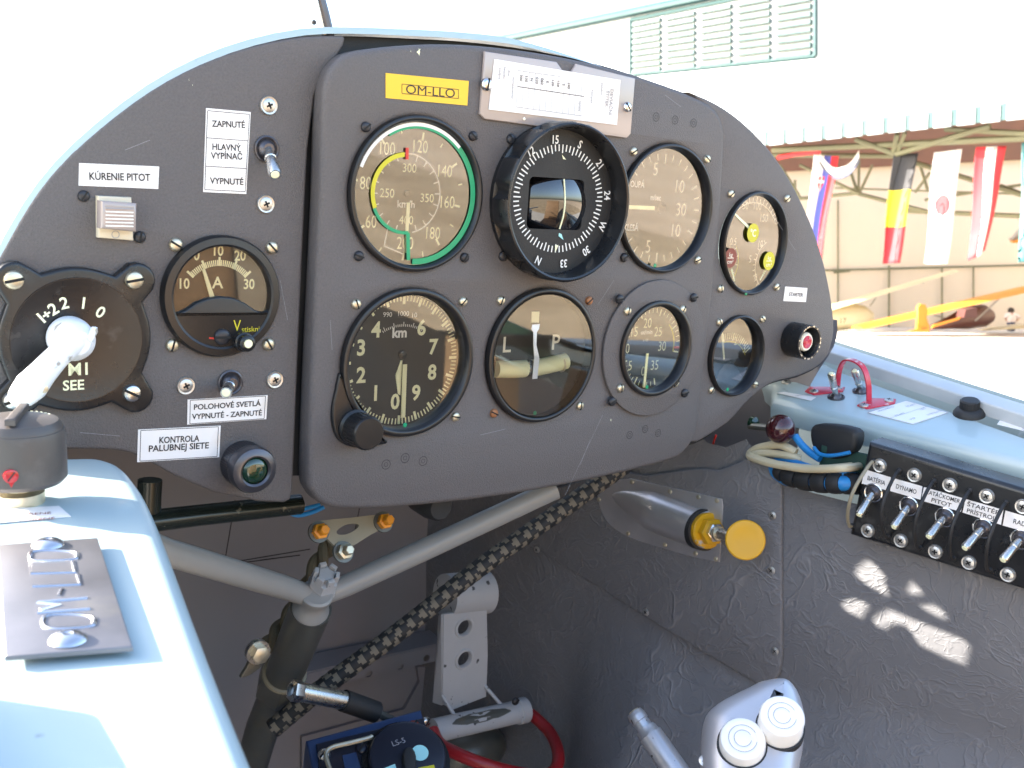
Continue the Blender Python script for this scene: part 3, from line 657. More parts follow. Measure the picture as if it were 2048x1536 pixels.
# windscreen post standing on the cowling
wf = thing('windscreen_frame', P(655, 66, 24), 'dark windscreen post rising out of the top of the panel', 'windscreen frame')
b = B(); b.tube([P(658, 78, 24), P(647, 30, 24), P(636, -10, 24), P(600, -140, 30)], 3.1, 'gunmetal', 10); b.tube([P(649, 70, 21), P(632, -2, 21), P(600, -120, 27)], 1.0, 'steel', 6); b.build('post', wf)
b = B(); b.lathe(P(627, 45, 26), [(1.2, 0), (1.2, .8), (.4, 1)], 'darkscrew', seg=14); b.build('rivet', wf)
b = B(); b.tube([P(528, 84, 30), P(560, 76, 30), P(598, 72, 30)], [.6, 1.8, .7], 'darkscrew', 8); b.build('hinge', None, None, 'small dark hinge lug on the cowling edge left of the windscreen post', 'hinge')

# ------------------------------------------------------------------ gauges
def gauge(name, label, c, Y, rO, rI, depth, hgt, screws, screw_r=2.6, smat='brass', sub=None, glass_at=None, ux=1.0, angs=None, smats=None, dialm='dial'):
    o = A(c[0], Y, c[-1]); u = U0*ux
    g = thing(name, o, label, 'gauge', 'round gauges in the instrument panel')
    b = B(); b.lathe(o, [(rI+.8, -depth-1), (rI+.8, hgt-2.2), (rI+1.6, hgt-.4), (rI+2.2, hgt), (rO-1.2, hgt), (rO-.3, hgt-.5), (rO, hgt-1.4), (rO, -1)], 'bezel', u, seg=72, close=False); b.build('bezel', g)
    b = B(); b.lathe(o, [(rI+.7, -depth-1.5), (rI+.75, hgt-3.2)], 'innerwall', u, seg=72, close=False); b.build('inner_ring', g)
    b = B(); dc = o-N0*depth; b.disc(dc, rI+.9, dialm, u, seg=72)
    sub(b, dc, g, o) if sub else None
    b.build('dial', g)
    b = B(); b.disc(o+N0*(glass_at if glass_at is not None else -depth+2.4), rI+.65, 'glass', u, seg=64); b.build('glass', g)
    for i, p in enumerate(screws):
        slotted(P(p[0], p[1], Y), screw_r, (smats or {}).get(i, smat), (angs or [40, -40, 30, -60])[i % 4]+17*i, g)
    return g
def dt(b, dc, s, x, y, h, m='lume', **k):          # numeral on a dial
    b.text(s, P(x, y, dc[1]), h, m, **k)
def needle(g, p, q, w0, w1, m, n=N0, lift=1.0, name='pointer'):
    b = B(); p, q = A(*p), A(*q); d = nrm(q-p); t = np.cross(n, d)
    b.prism([p-t*w0/2, p+t*w0/2, q+t*w1/2, q-t*w1/2], n, .5, m)
    for i in range(len(b.v)): b.v[i] = tuple(A(*b.v[i])+n*lift)
    return b.build(name, g)

def d_asi(b, dc, g, o):
    Y = dc[1]
    for s, x, y in (('100', 775, 297), ('120', 841, 293), ('140', 890, 342), ('160', 895, 404), ('180', 866, 466), ('200', 810, 486), ('60', 742, 443), ('80', 731, 366)): dt(b, dc, s, x, y, 6.2, xs=.74)
    for s, x, y in (('250', 774, 386), ('350', 854, 396), ('300', 819, 336), ('400', 812, 440)): dt(b, dc, s, x, y, 4.3, xs=.9)
    dt(b, dc, 'km/h', 812, 408, 3.6, 'white', bold=.015)
    k0 = P(813, 387, Y); ck = A(k0[0], Y, k0[2])
    for x, y, l in ((765, 281, 4), (846, 273, 4), (908, 331, 4), (914, 412, 3.6), (875, 484, 4), (806, 513, 4), (722, 455, 4), (709, 359, 3.4), (725, 311, 2.4), (803, 263, 2), (883, 291, 2.4), (920, 369, 2.4), (903, 451, 2.6), (845, 508, 3), (760, 499, 2.4), (705, 411, 2.4)):
        p = P(x, y, Y); d = nrm(dc-p); b.bar(p-d*l/2, p+d*l/2, 1.15 if l > 3.2 else .75, 'lume')
    r = 20.2
    b.arc(ck, r-.5, r+.2, -78, 256, 'white')
    for a in range(-70, 260, 18): b.tick(ck, a, r-3.4, r, .6 if a % 36 else .9, 'white')
    k1 = P(813, 387, -.7); gk = A(k1[0], -.7, k1[2]); bb = B()
    bb.arc(gk, r-2.1, r+.2, 96, 204, 'yellow', lift=0); bb.arc(gk, r-1.3, r+.4, 204, 276, 'green', lift=0)
    bb.bar(gk+A(1.9, 0, -19.6), gk+A(2.9, 0, -33.6), 2.1, 'green', lift=.05)
    bb.tick(gk, 92, r-3.4, r+2.4, 1.8, 'red', lift=.08); bb.build('range_marking', g)
    for p, q in (((776, 453), (768, 492)), ((768, 492), (806, 508))): b.bar(P(*p, Y), P(*q, Y), .7, 'white')
    p0 = o+N0*.4
    bb = B(); bb.arc(p0, 32.6, 35.6, -92, 122, 'green', lift=0, seg=70); bb.arc(p0, 33.8, 35.6, 46, 160, 'white', lift=.1, seg=50); bb.build('rim_marking', g)
    needle(g, ck+A(.6, 0, -4.5), ck+A(.2, 0, -30), 1.9, 2.0, 'lume'); 
    bb = B(); bb.lathe(ck, [(1.6, 0), (1.6, 1.2), (.8, 1.5)], 'bakelite', seg=16); bb.build('hub', g)
gauge('airspeed_indicator', 'airspeed gauge with green and yellow arcs on its km/h dial', ASI, 0, 39.2, 35.3, 3.4, 3.2, [(731, 254), (945, 272), (717, 512), (928, 515)], smat='darkscrew', sub=d_asi, glass_at=-.4, angs=[40, -55, -50, 10])

def d_alt(b, dc, g, o):
    Y = dc[1]
    for s, x, y in (('4', 752, 659), ('6', 843, 655), ('7', 867, 693), ('8', 864, 744), ('9', 832, 785), ('0', 790, 803), ('1', 751, 786), ('2', 722, 750), ('3', 722, 695)): dt(b, dc, s, x, y, 7.8, bold=.03, xs=.95)
    dt(b, dc, 'km', 799, 665, 5.0, 'white', bold=.035)
    for s, x, y in (('990', 775, 629), ('1000', 807, 627), ('10', 829, 630)): dt(b, dc, s, x, y, 2.5, 'white')
    c0 = P(802, 735, Y)
    for i in range(22): b.tick(c0+A(0, 0, -2), 62+i*2.7, 24, 25.3 if i % 5 else 26.5, .4, 'white')
    for i in range(100):
        a = -90+i*3.6; big = i % 5 == 0
        b.tick(dc, a, 30.0 if big else 31.6, 34.8, 1.5 if big else .75, 'lume')
    k0 = dc
    bb = B(); bb.prism([k0+A(-.6, 0, 0), k0+A(.4, 0, 0), k0+A(.2, 0, -19), k0+A(-1.4, 0, -18), k0+A(-3.4, 0, -8)], N0, .4, 'lume'); bb.build('short_pointer', g)
    needle(g, k0+A(1.2, 0, -2), k0+A(1.6, 0, -31), 2.6, 2.6, 'lume', lift=1.4, name='long_pointer')
    bb = B(); bb.lathe(k0+A(0, 0, 3), [(2.4, 0), (2.4, 1.8), (1.2, 2.2)], 'bakelite', seg=20); bb.build('hub', g)
ga = gauge('altimeter', 'black altimeter with a km dial and setting knob, bottom left of the centre plate', ALT, 0, 39.5, 34.8, 7, 3.6, [(712, 608), (925, 603), (910, 833)], sub=d_alt, angs=[-70, 30, -45], glass_at=-2.0)
lobe = [(676, 745), (668, 780), (661, 815), (662, 850), (673, 878), (695, 891), (720, 894), (748, 890), (772, 882), (738, 858), (704, 815), (684, 765)]
b = B(); b.prism([P(x, y, .2) for x, y in smooth2(lobe, 3)], N0, 2.6, 'bezel', 1.2); b.build('knob_lobe', ga)
KB = P(705, 852, 0); b = B()
pr_ = [(9.5, 1), (9.5, 4), (8.2, 5), (8.4, 6)]+[(8.6, 6.5), (8.6, 17), (7.8, 18.2), (0.1, 18.4)]
b.lathe(KB, pr_, 'bezel', seg=40)
for k in range(26): a = 2*math.pi*k/26; b.box(KB+A(math.cos(a), 0, math.sin(a))*8.4+N0*7, A(-math.sin(a), 0, math.cos(a)), A(math.cos(a), 0, math.sin(a)), N0, 1.0, 1.0, 9.6, 'bezel')
b.build('setting_knob', ga)

def d_tb(b, dc, g, o):
    Y = dc[1]
    dt(b, dc, 'L', 1014, 689, 8.6, 'ivory', bold=.015); dt(b, dc, 'P', 1112, 684, 8.6, 'ivory', bold=.015)
    bb = B()
    tube_pts = [P(990, 738, Y), P(1030, 738, Y), P(1068, 735, Y), P(1100, 729, Y), P(1130, 722, Y)]
    bb.tube([p+N0*.2 for p in tube_pts], [4.9, 5.0, 5.0, 5.0, 4.9], 'lume', 16, smooth=4); bb.build('slip_tube', g)
    bb = B(); bb.ball(P(1056, 737, Y-.4), 5.3, 'blackglass', 20, 12); bb.build('slip_ball', g)
    bb = B(); bb.tube([P(1118, 727, Y), P(1121, 726, Y)], 5.4, 'cream', 16); bb.build('tube_band', g)
    bb = B(); pts = [(1064, 649), (1079, 648), (1077, 658), (1073, 664), (1072, 690), (1078, 716), (1074, 757), (1064, 758), (1068, 714), (1066, 690), (1066, 664), (1062, 658)]
    bb.prism([P(x, y, Y-6) for x, y in pts], N0, .4, 'white'); bb.build('pointer', g)
    bb = B(); bb.prism([P(x, y, Y-2) for x, y in ((1063, 623), (1078, 623), (1077, 645), (1062, 645))], N0, .4, 'lume'); bb.build('index_mark', g)
gauge('turn_indicator', 'turn and slip indicator with L and P marks and a cream ball tube', TB, 0, 39.0, 34.8, 3.4, 3.6, [(1001, 601), (1177, 601), (987, 826), (1159, 811)], sub=d_tb, glass_at=3.0, smats={1: 'rustscrew', 2: 'rustscrew'}, angs=[70, 20, -60, 35])

def d_vsi(b, dc, g, o):
    Y = dc[1]
    for s, x, y in (('5', 1311, 338), ('10', 1360, 373), ('30', 1362, 419), ('10', 1352, 461), ('5', 1296, 493)): dt(b, dc, s, x, y, 7.6, 'ivory', xs=.85)
    for s, x, y, h in (('STOUPÁ', 1269, 368, 3.6), ('m/sec', 1311, 395, 3.2), ('KLESÁ', 1262, 455, 3.6)): dt(b, dc, s, x, y, h, 'white', bold=.02, xs=.8)
    for a, l in ((90, 6), (78, 4), (66, 4), (54, 4), (42, 4), (27, 5), (14, 4.5), (0, 4.6), (-14, 4.5), (-27, 5), (-42, 4), (-54, 4), (-66, 4), (-78, 4), (-90, 6), (102, 4), (114, 4), (126, 4), (140, 4), (-102, 4), (-114, 4), (-126, 4), (-140, 4)):
        b.tick(dc, a, 33-l, 33, 1.1 if l > 4.6 else .8, 'ivory')
    needle(g, P(1240, 413, Y-1), P(1306, 416, Y-1), 2.2, 2.4, 'lume')
    bb = B(); bb.lathe(P(1322, 416, Y), [(3.5, 0), (3.5, .8), (2, 1)], 'bakelite', seg=20); bb.build('hub', g)
gauge('climb_indicator', 'climb gauge marked m/sec behind the right edge of the compass ring', VSI, 0, 38.8, 35.2, 4.4, 3.0, [(1266, 303), (1413, 318), (1247, 515), (1394, 520)], sub=d_vsi, glass_at=-1.6, angs=[30, -50, 60, -30], smats={2: 'darkscrew'})

def d_rpm(b, dc, g, o):
    Y = dc[1]
    for s, x, y in (('20', 1295, 646), ('25', 1316, 663), ('15', 1269, 663), ('30', 1324, 692), ('10', 1252, 697), ('5', 1260, 731), ('35', 1309, 730), ('0', 1286, 742)): dt(b, dc, s, x, y, 6.0, 'lume', xs=.82)
    dt(b, dc, 'ot/min', 1293, 664, 2.6, 'white', bold=.02); dt(b, dc, 'x100', 1291, 680, 1.6, 'white')
    for i in range(36):
        a = -75-i*8.4; b.tick(dc, a, 22 if i % 5 else 20.6, 25, 1.0 if i % 5 == 0 else .55, 'lume')
    b.arc(dc, 19.6, 20.6, -10, 45, 'yellow'); b.tick(dc, -2, 20, 25, 1.4, 'red', lift=.3)
    needle(g, P(1292, 706, Y-1), P(1285, 774, Y-1), 2.0, 1.9, 'lume')
grp = gauge('tachometer', 'small tachometer marked 0 to 35 in a round adapter plate', RPM, -2.2, 30.2, 25.6, 4.5, 2.6, [(1254, 622), (1364, 619), (1240, 776), (1350, 766)], sub=d_rpm, glass_at=-2, screw_r=2.7, angs=[80, 40, 60, -10])
b = B(); b.sheet([circ(RPM, 43, 80), circ(RPM, 29, 60)], (0, -1.1, 0), U0, V0, N0, 'panel', 2.2, .6); b.build('adapter_plate', grp)
for i, p in enumerate([(1238, 598), (1386, 595), (1223, 803), (1368, 786)]): slotted(P(*p, -2.2), 2.9, 'darkscrew', [5, 10, 25, 15][i], grp, name='adapter_screw')

def d_tri(b, dc, g, o):
    Y = dc[1]
    for s, x, y, h in (('50', 1491, 411, 5), ('100', 1515, 412, 5), ('150', 1528, 436, 5), ('0.5', 1466, 483, 4.6), ('10', 1521, 488, 4.8), ('5', 1500, 518, 4.8), ('0', 1511, 554, 4.6)): dt(b, dc, s, x, y, h, 'ivory', xs=.8)
    for x, y, r, m, s in ((1506, 466, 6.2, 'yellow', '°C'), (1461, 516, 6.4, 'rustdial', 'kg'), (1538, 522, 6.2, 'yellow', 'kg')):
        p = P(x, y, .75); bs = B(); bs.lathe(p, [(r*1.0, 0), (r, .1)], m, U0*.92, seg=28)
        if s == '°C': bs.text(s, p, 4.6, 'ivory', bold=.02, lift=.2, xs=.8)
        else: bs.text('kg', p+V0*2.2, 2.6, 'ivory', lift=.2); bs.text('cm²', p-V0*2.4, 2.6, 'ivory', lift=.2); bs.bar(p-U0*3, p+U0*3, .4, 'ivory', lift=.2)
        bs.build('unit_sticker', g)
    c1 = P(1503, 455, Y)
    for i in range(15): b.tick(dc, 130-i*7.2, 26.8, 29.6 if i % 2 else 30.4, .7, 'ivory')
    b.arc(dc, 26.2, 26.8, 30, 132, 'ivory')
    c2, c3 = P(1440, 525, Y), P(1545, 530, Y)
    b.arc(c2, 17, 17.6, -50, 40, 'yellow', lift=.2); b.arc(c3, 17.4, 18, 120, 240, 'ivory')
    for i in range(11): b.tick(c3, 125+i*11, 17.6, 20.2, .6, 'ivory')
    for i in range(5): b.tick(c2, -45+i*20, 15, 17.2, .5, 'ivory')
    needle(g, P(1502, 462, Y-1), P(1466, 427, Y-1), 1.9, 1.3, 'lume'); needle(g, P(1460, 538, Y-.5), P(1466, 562, Y-.5), 1.5, .8, 'lume')
    needle(g, P(1530, 535, Y-.5), P(1517, 560, Y-.5), 1.2, .7, 'lume')
gauge('engine_gauge', 'triple engine gauge with one dark red and two yellow discs', TRI, YR, 34.2, 30.6, 3, 3.0, [(1461, 388), (1573, 397), (1440, 577), (1552, 574)], sub=d_tri, glass_at=-1, ux=.92, angs=[40, 20, 70, -20])
def d_deg(b, dc, g, o):
    Y = dc[1]
    for s, x, y, h in (('2', 1471, 682, 5.4), ('3', 1488, 697, 5.4)): dt(b, dc, s, x, y, h, 'lume', xs=.8)
    dt(b, dc, '°C', 1455, 747, 5.6, 'white', xs=.8)
    c = P(1452, 742, Y)
    for i in range(16):
        a = 104-i*4.6; b.tick(c, a, 22 if i % 5 else 21, 26.4, .9 if i % 5 == 0 else .5, 'lume')
    b.arc(c, 20, 20.6, 30, 106, 'yellow')
    bb = B(); bb.prism([P(x, y, Y) for x, y in smooth2([(1428, 765), (1440, 735), (1455, 724), (1468, 731), (1484, 765), (1456, 784)], 3)], N0, 1.5, 'bakelite', .5); bb.build('mask', g)
    needle(g, P(1445, 718, Y-1), P(1440, 652, Y-1), 1.4, 1.6, 'lume')
gauge('oil_gauge', 'small temperature gauge marked 2 and 3 beside the starter button', DEG, YR, 27.6, 24.4, 7.5, 3.2, [(1438, 644), (1524, 638), (1422, 780), (1509, 769)], sub=d_deg, glass_at=-2.5, ux=.95, screw_r=2.5, angs=[-60, -55, 20, -60])
# green alignment dabs
b = B()
for x, y, Y in ((810, 850, -1), (1070, 826, -1), (1294, 774, -4.2), (1455, 779, -1), (1492, 587, -1), (1310, 531, -1)):
    b.lathe(P(x, y, Y), [(1.3, 0), (.9, .4)], 'green', seg=9)
b.build('paint_dab', panel)

# compass with a scalloped verge ring
oc = A(CMP[0], 0, CMP[1])
cg = thing('compass', oc, 'black magnetic compass with a scalloped ring and a glass ball window', 'compass')
b = B(); b.lathe(oc, [(43, -1), (43, 3), (41, 4), (36, 4), (36, -12)], 'bakelite', seg=64, close=False); b.build('flange', cg)
b = B(); seg = 144; prof = [(43.2, 3), (43.6, 5), (43.6, 15), (42.8, 16.6), (42.0, 17), (41.0, 16.5), (39.4, 5.2), (39, 3)]; vs = []; fs = []
for r, h in prof:
    for i in range(seg):
        a = 2*math.pi*i/seg; sc1 = 0
        if 43 < r: q = (a/(2*math.pi)*12) % 1.0; sc1 = -2.6*max(0, math.sin(math.pi*min(1, max(0, (q-.62)/.38))))**.8
        vs.append(oc+U0*(r+sc1)*math.cos(a)+V0*(r+sc1)*math.sin(a)+N0*h)
for j in range(len(prof)-1):
    for i in range(seg): k = (i+1) % seg; fs.append((j*seg+i, j*seg+k, (j+1)*seg+k, (j+1)*seg+i))
b.add(vs, fs, 'bakelite'); b.build('verge_ring', cg)
b = B(); Yc = -5.0; fc = A(88.2, Yc, 0)
wx0, wx1, wz0, wz1 = P(1056, 405, Yc)[0], P(1166, 405, Yc)[0], P(1110, 459, Yc)[2], P(1110, 356, Yc)[2]
rr = []
for cx_, cz_, a0 in ((wx1-3, wz1-3, 0), (wx0+3, wz1-3, 90), (wx0+3, wz0+3, 180), (wx1-3, wz0+3, 270)):
    for k in range(5): a = R_(a0+22.5*k); rr.append((cx_+3*math.cos(a), cz_+3*math.sin(a)))
b.sheet([circ((88.2, 0), 39.6, 80), rr], (0, Yc+1, 0), U0, V0, N0, 'paneldark', 2, 0)
cc_ = P(1118, 398, Yc); cc_[1] = Yc
for i in range(72):
    big = i % 3 == 0; b.tick(cc_, i*5, 25.0 if big else 26.0, 29.6, .75, 'white', u=U0*1.07)
for s, x, y, rt in (('15', 1111, 279, 3), ('S', 1160, 289, -25), ('21', 1199, 328, -50), ('24', 1214, 391, -85), ('W', 1204, 452, -112), ('30', 1172, 502, -145), ('33', 1127, 527, -175), ('N', 1076, 521, 155), ('12', 1062, 302, 32)):
    b.text(s, P(x, y, Yc-.6), 4.3, 'white', rot=rt, bold=.02, xs=.85)
for p in (((1124, 309), (1132, 319), (1126, 318)), ((1110, 491), (1117, 490), (1111, 504))): b.quad([P(x, y, Yc-.3) for x, y in p], 'lume')
b.quad([P(x, y, Yc-.3) for x, y in ((1118, 466), (1123, 468), (1127, 480), (1117, 472))], 'cyan')
b.build('face', cg)
b = B(); wc = A((wx0+wx1)/2+9, Yc+32.5, (wz0+wz1)/2); b.ball(wc, 35, 'blackglass', 56, 36); b.build('bowl', cg)
b = B(); b.box((88, Yc+36, 0), U0, V0, N0, 70, 64, 1, 'ink'); b.build('case', cg)
b = B(); b.tube([P(1128, 358, Yc-.5), P(1130, 400, Yc-2.2), P(1127, 430, Yc-2), P(1119, 458, Yc-.5)], .45, 'lume', 8, smooth=5); b.build('lubber_line', cg)
for i, p in enumerate([(1021, 278), (1005, 512), (1247, 515)]): slotted(P(*p, 0), 2.8, 'darkscrew', [-50, -60, 30][i], cg)

# ------------------------------------------------------------------ left plate fittings
O = thing('ignition_switch', MAGC, 'black ignition selector switch with a chipped white lever', 'switch')
b = B(); fl = []
sq = [P(27, 560, YL), P(268, 560, YL), P(265, 787, YL), P(25, 798, YL)]
mc = sum(sq)/4; 
for i in range(96):
    a = 2*math.pi*i/96; r = 31.5; d = A(math.cos(a), 0, math.sin(a))
    for q in sq:
        dq = (q-mc)[[0, 2]]; L_ = np.linalg.norm(dq); th = math.atan2(dq[1], dq[0]); dd = math.atan2(math.sin(a-th), math.cos(a-th))
        disc_ = 8.2**2-(L_*math.sin(dd))**2
        if disc_ > 0 and abs(dd) < 1: r = max(r, L_*math.cos(dd)+math.sqrt(disc_))
        elif abs(dd) < .42: r = max(r, 31.5+1.5*(1-abs(dd)/.42))
    fl.append(mc+d*r)
b.prism(fl, N0, 5, 'bakelite', 1.4); b.build('flange', O)
b = B(); b.lathe(mc+N0*4.6, [(27.5, 0), (27.2, .9), (26.8, .9), (26.3, .7), (0.1, .7)], 'bakelite', seg=64)
Yd = YL-5.4
for s, x, y, h, rt in (('1', 82, 636, 4.8, 40), ('÷', 93, 629, 4.4, 35), ('2', 106, 618, 4.8, 30), ('2', 128, 606, 4.8, 12), ('1', 167, 606, 4.8, -8), ('0', 201, 624, 4.8, -32), ('M1', 156, 738, 5.2, 0), ('SEE', 147, 770, 4.2, 0)): b.text(s, P(x, y, Yd), h, 'lume', rot=rt, bold=.02)
b.build('dial_plate', O)
hb = P(140, 676, YL-8)
b = B(); b.lathe(hb+N0*-2, [(9.3, 0), (9.3, 4), (8.8, 9), (7.6, 13), (5, 15.5), (.1, 16)], 'leverwhite', seg=40)
tip = P(40, 795, YL-20)
b.tube([hb+N0*9, P(120, 708, YL-20), P(88, 742, YL-21), P(62, 772, YL-21), tip], [5.5, 5.0, 5.6, 6.6, 5.2], 'leverwhite', 18, smooth=5); b.ball(P(44, 790, YL-20.4), 5.3, 'leverwhite', 16, 10)
b.prism([P(x, y, YL-19) for x, y in ((170, 672), (184, 653), (191, 653), (192, 662), (180, 684))], N0, 4, 'leverwhite', 1); b.build('lever', O)
b = B(); b.bar(P(181, 682, YL-23.2), P(189, 655, YL-23.2), 1.1, 'lume', lift=.1); b.lathe(P(88, 778, YL-26), [(1.7, -2), (1.7, .3), (1.2, .5)], 'brass', seg=14); b.build('lever_mark', O)
for i, p in enumerate([(27, 560), (268, 560), (263, 786), (25, 800)]): slotted(P(*p, YL-5), 4.0, 'brass' if i < 2 else 'steel', [12, 10, -28, 20][i], O, h=2.4)

O = thing('ammeter', AMC, 'black ammeter with a D shaped window and A scale above a yellow V', 'gauge', 'round gauges in the instrument panel')
b = B(); o = A(AMC[0], YL, AMC[2]); b.lathe(o, [(28.6, -1), (28.6, 2.5), (27.6, 4.4), (24.6, 4.8), (23.6, 4.2), (23.4, -6)], 'bezel', seg=72, close=False); b.build('bezel', O)
b = B(); dc = o-N0*2; b.disc(dc, 24.5, 'dial'); Y = dc[1]
for s, x, y in (('10', 437, 501), ('20', 480, 511), ('0', 393, 510), ('10', 369, 567), ('30', 498, 568)): b.text(s, P(x, y, Y), 4.6, 'lume', bold=.02, xs=.85)
b.text('A', P(435, 565, Y), 5.2, 'lume', bold=.02)
c = P(438, 603, Y)
for i in range(33):
    a = 137-i*94/32; big = i % 8 == 0; b.tick(c, a, 16.8, 21 if big else 19.6, 1.1 if big else .6, 'lume')
b.build('dial', O)
needle(O, P(428, 612, Y-1), P(405, 538, Y-1), 2.5, 1.4, 'lume')
b = B(); b.disc(o+N0*1.6, 24.2, 'glassdim'); b.build('glass', O)
b = B(); cov = []
wx = [(322, 592)]+[(345, 622), (354, 628), (372, 620), (392, 606), (415, 597), (441, 593), (468, 596), (490, 606), (510, 620), (528, 626), (540, 619)]+[(552, 592)]
Yk = YL-3.6
pts = [P(x, y, Yk) for x, y in wx[1:-1]]
a1, a0 = [math.atan2(p[2]-o[2], p[0]-o[0]) for p in (pts[0], pts[-1])]
if a1 > 0: a1 -= 2*math.pi
if a0 > 0: a0 -= 2*math.pi
for k in range(1, 40):
    a = a0+(a1-a0)*k/40; pts.append(A(o[0]+24.3*math.cos(a), Yk, o[2]+24.3*math.sin(a)))
b.prism([p+A(0, 3, 0) for p in pts], N0, 3.4, 'bezel', .9)
b.text('V', P(474, 651, Yk-.4), 5.2, 'yellow', xs=.8); b.text('stiskni', P(501, 658, Yk-.4), 2.5, 'yellow'); b.bar(P(418, 676, Yk-.4), P(436, 677, Yk-.4), .8, 'red'); b.build('cover', O)
slotted(P(444, 674, Yk-.4), 4.0, 'darkscrew', 0, O, name='zero_screw', h=1.8)
b = B(); p0 = P(481, 681, Yk); b.lathe(p0, [(4.6, 0), (4.6, 5), (3.9, 5.4), (3.9, 9), (3.2, 9.6), (2.4, 9.8), (2.3, 9.2)], 'bakelite', seg=24); b.lathe(p0+N0*9, [(2.2, 0), (2.0, .9)], 'lume', seg=16); b.build('push_button', O)
for i, p in enumerate([(351, 489), (543, 495), (344, 690), (536, 688)]): slotted(P(*p, YL), 3.1, 'brass', [-30, -45, 75, -60][i], O)

def placard(label, quad_px, Y, lines, frame=True, m='label', group='white printed placards', name='placard', inkm='ink', chip=False, cuts=(), rot=None):
    q = [P(x, y, Y) for x, y in quad_px]      # tl, tr, br, bl
    b = B(); b.prism([p for p in q], N0, .35, m, 0)
    u = nrm(q[1]-q[0]+q[2]-q[3]); w = nrm(q[0]-q[3]); n = N0
    if frame:
        k = .04
        qi = [q[0]+(q[2]-q[0])*.03, q[1]+(q[3]-q[1])*.03, q[2]+(q[0]-q[2])*.03, q[3]+(q[1]-q[3])*.03]
        for a, c in zip(qi, qi[1:]+qi[:1]): b.bar(a, c, .28, 'ink', lift=.45)
        for t in cuts: b.bar(qi[0]*(1-t)+qi[3]*t, qi[1]*(1-t)+qi[2]*t, .28, 'ink', lift=.45)
    for s, x0, x1, y, h in lines:
        a, c = P(x0, y[0], Y), P(x1, y[1], Y); uu = nrm(c-a); b.text(s, (a+c)/2, h, inkm, uu, nrm(np.cross(n, uu)), n, w=np.linalg.norm(c-a), lift=.5, bold=.02)
    return b.build(name, None, q[3], label, 'placard', group)
placard('white placard reading KÚRENIE PITOT above the clear switch guard', [(158, 326), (318, 333), (316, 378), (157, 371)], YL, [('KÚRENIE PITOT', 178, 300, (352, 355), 3.0)], frame=False)
placard('tall white placard with three cells around HLAVNÝ VYPÍNAČ', [(412, 216), (501, 224), (492, 388), (406, 384)], YL, [('ZAPNUTÉ', 423, 489, (247, 250), 2.7), ('HLAVNÝ', 424, 481, (293, 296), 2.7), ('VYPÍNAČ', 421, 484, (311, 313), 2.7), ('VYPNUTÉ', 419, 486, (361, 364), 2.7)], cuts=(.34, .70))
placard('white placard reading POLOHOVÉ SVETLÁ under the small toggle', [(375, 799), (535, 790), (532, 838), (374, 849)], YL, [('POLOHOVÉ SVETLÁ', 387, 521, (814, 806), 2.5), ('VYPNUTÉ - ZAPNUTÉ', 383, 523, (833, 825), 2.5)])
placard('larger white placard reading KONTROLA PALUBNEJ SIETE beside the green lamp', [(276, 859), (441, 851), (438, 914), (274, 924)], YL, [('KONTROLA', 318, 398, (880, 876), 2.9), ('PALUBNEJ SIETE', 297, 417, (897, 890), 2.9)])
placard('tiny white placard reading STARTER above the starter button', [(1570, 573), (1614, 576), (1611, 604), (1566, 602)], YR, [('STARTER', 1577, 1605, (588, 590), 2.4)], frame=False)
q_ = [(771, 146), (937, 162), (934, 211), (771, 196)]
b = B(); q = [P(x, y, 0) for x, y in q_]; b.prism(q, N0, .35, 'labelyellow', 0)
a, c = P(811, 178), P(909, 187); uu = nrm(c-a); b.text('OM-LLO', (a+c)/2, 4.2, 'ink', uu, nrm(np.cross(N0, uu)), N0, w=np.linalg.norm(c-a), lift=.5)
fr = [P(803, 168), P(916, 179), P(916, 197), P(803, 187)]
for a, c in zip(fr, fr[1:]+fr[:1]): b.bar(a, c, .3, 'ink', lift=.5)
b.build('placard', None, q[3], 'yellow registration placard reading OM-LLO at the top of the centre plate', 'placard')
# compass card in a clear holder
O = thing('compass_card', P(1110, 185), 'white deviation card printed sideways in a clear holder above the compass', 'card')
b = B(); ho = [(967, 103), (1110, 124), (1122, 141), (1140, 143), (1150, 128), (1267, 157), (1258, 268), (1250, 276), (966, 238), (957, 228)]
b.prism([P(x, y, -.2) for x, y in ho], N0, 1.6, 'clearplastic', .5); b.build('holder', O)
b = B(); cq = [(988, 118), (1240, 160), (1233, 250), (977, 219)]; q = [P(x, y, -2.0) for x, y in cq]; b.prism(q, N0, .4, 'label', 0); Yq = -2.5
def cl(x0, y0, x1, y1, w=.25, m='greyink'): b.bar(P(x0, y0, Yq), P(x1, y1, Yq), w, m)
cl(1035, 173, 1168, 193, .35, 'ink')
for i in range(12):
    x = 1036+i*11.6; cl(x, 141+i*1.9, x-4, 214+i*1.6, .2)
cl(1036, 141, 1120, 153); cl(1032, 214, 1164, 232)
un = nrm(P(1035, 120, 0)-P(1030, 200, 0))
def ct(s, x, y, h, m='greyink'): b.text(s, P(x, y, Yq), h, m, -V0, U0, N0, bold=.01)
for i, s in enumerate(('300', '330', 'N', '030', '060', 'E', '120', '150', 'S', '240')): ct(s, 1042+i*10.6, 156+i*1.7, 1.6, 'ink')
for s, x, y, h in (('DEVIAČNÍ', 1222, 205, 2.2), ('ŠTÍTEK', 1214, 198, 2.0), ('palubní', 1204, 178, 1.6), ('kompas', 1184, 193, 1.6), ('kompenzoval', 1026, 176, 1.4), ('dne', 1018, 146, 1.5), ('lietadlo', 1009, 146, 1.5), ('podpis', 1000, 147, 1.5), ('oprava', 1159, 212, 1.4)): ct(s, x, y, h)
b.build('card', O)
slotted(P(972, 169, -1.8), 3.4, 'nickel', 80, O); slotted(P(1253, 214, -1.8), 2.9, 'nickel', -50, O)
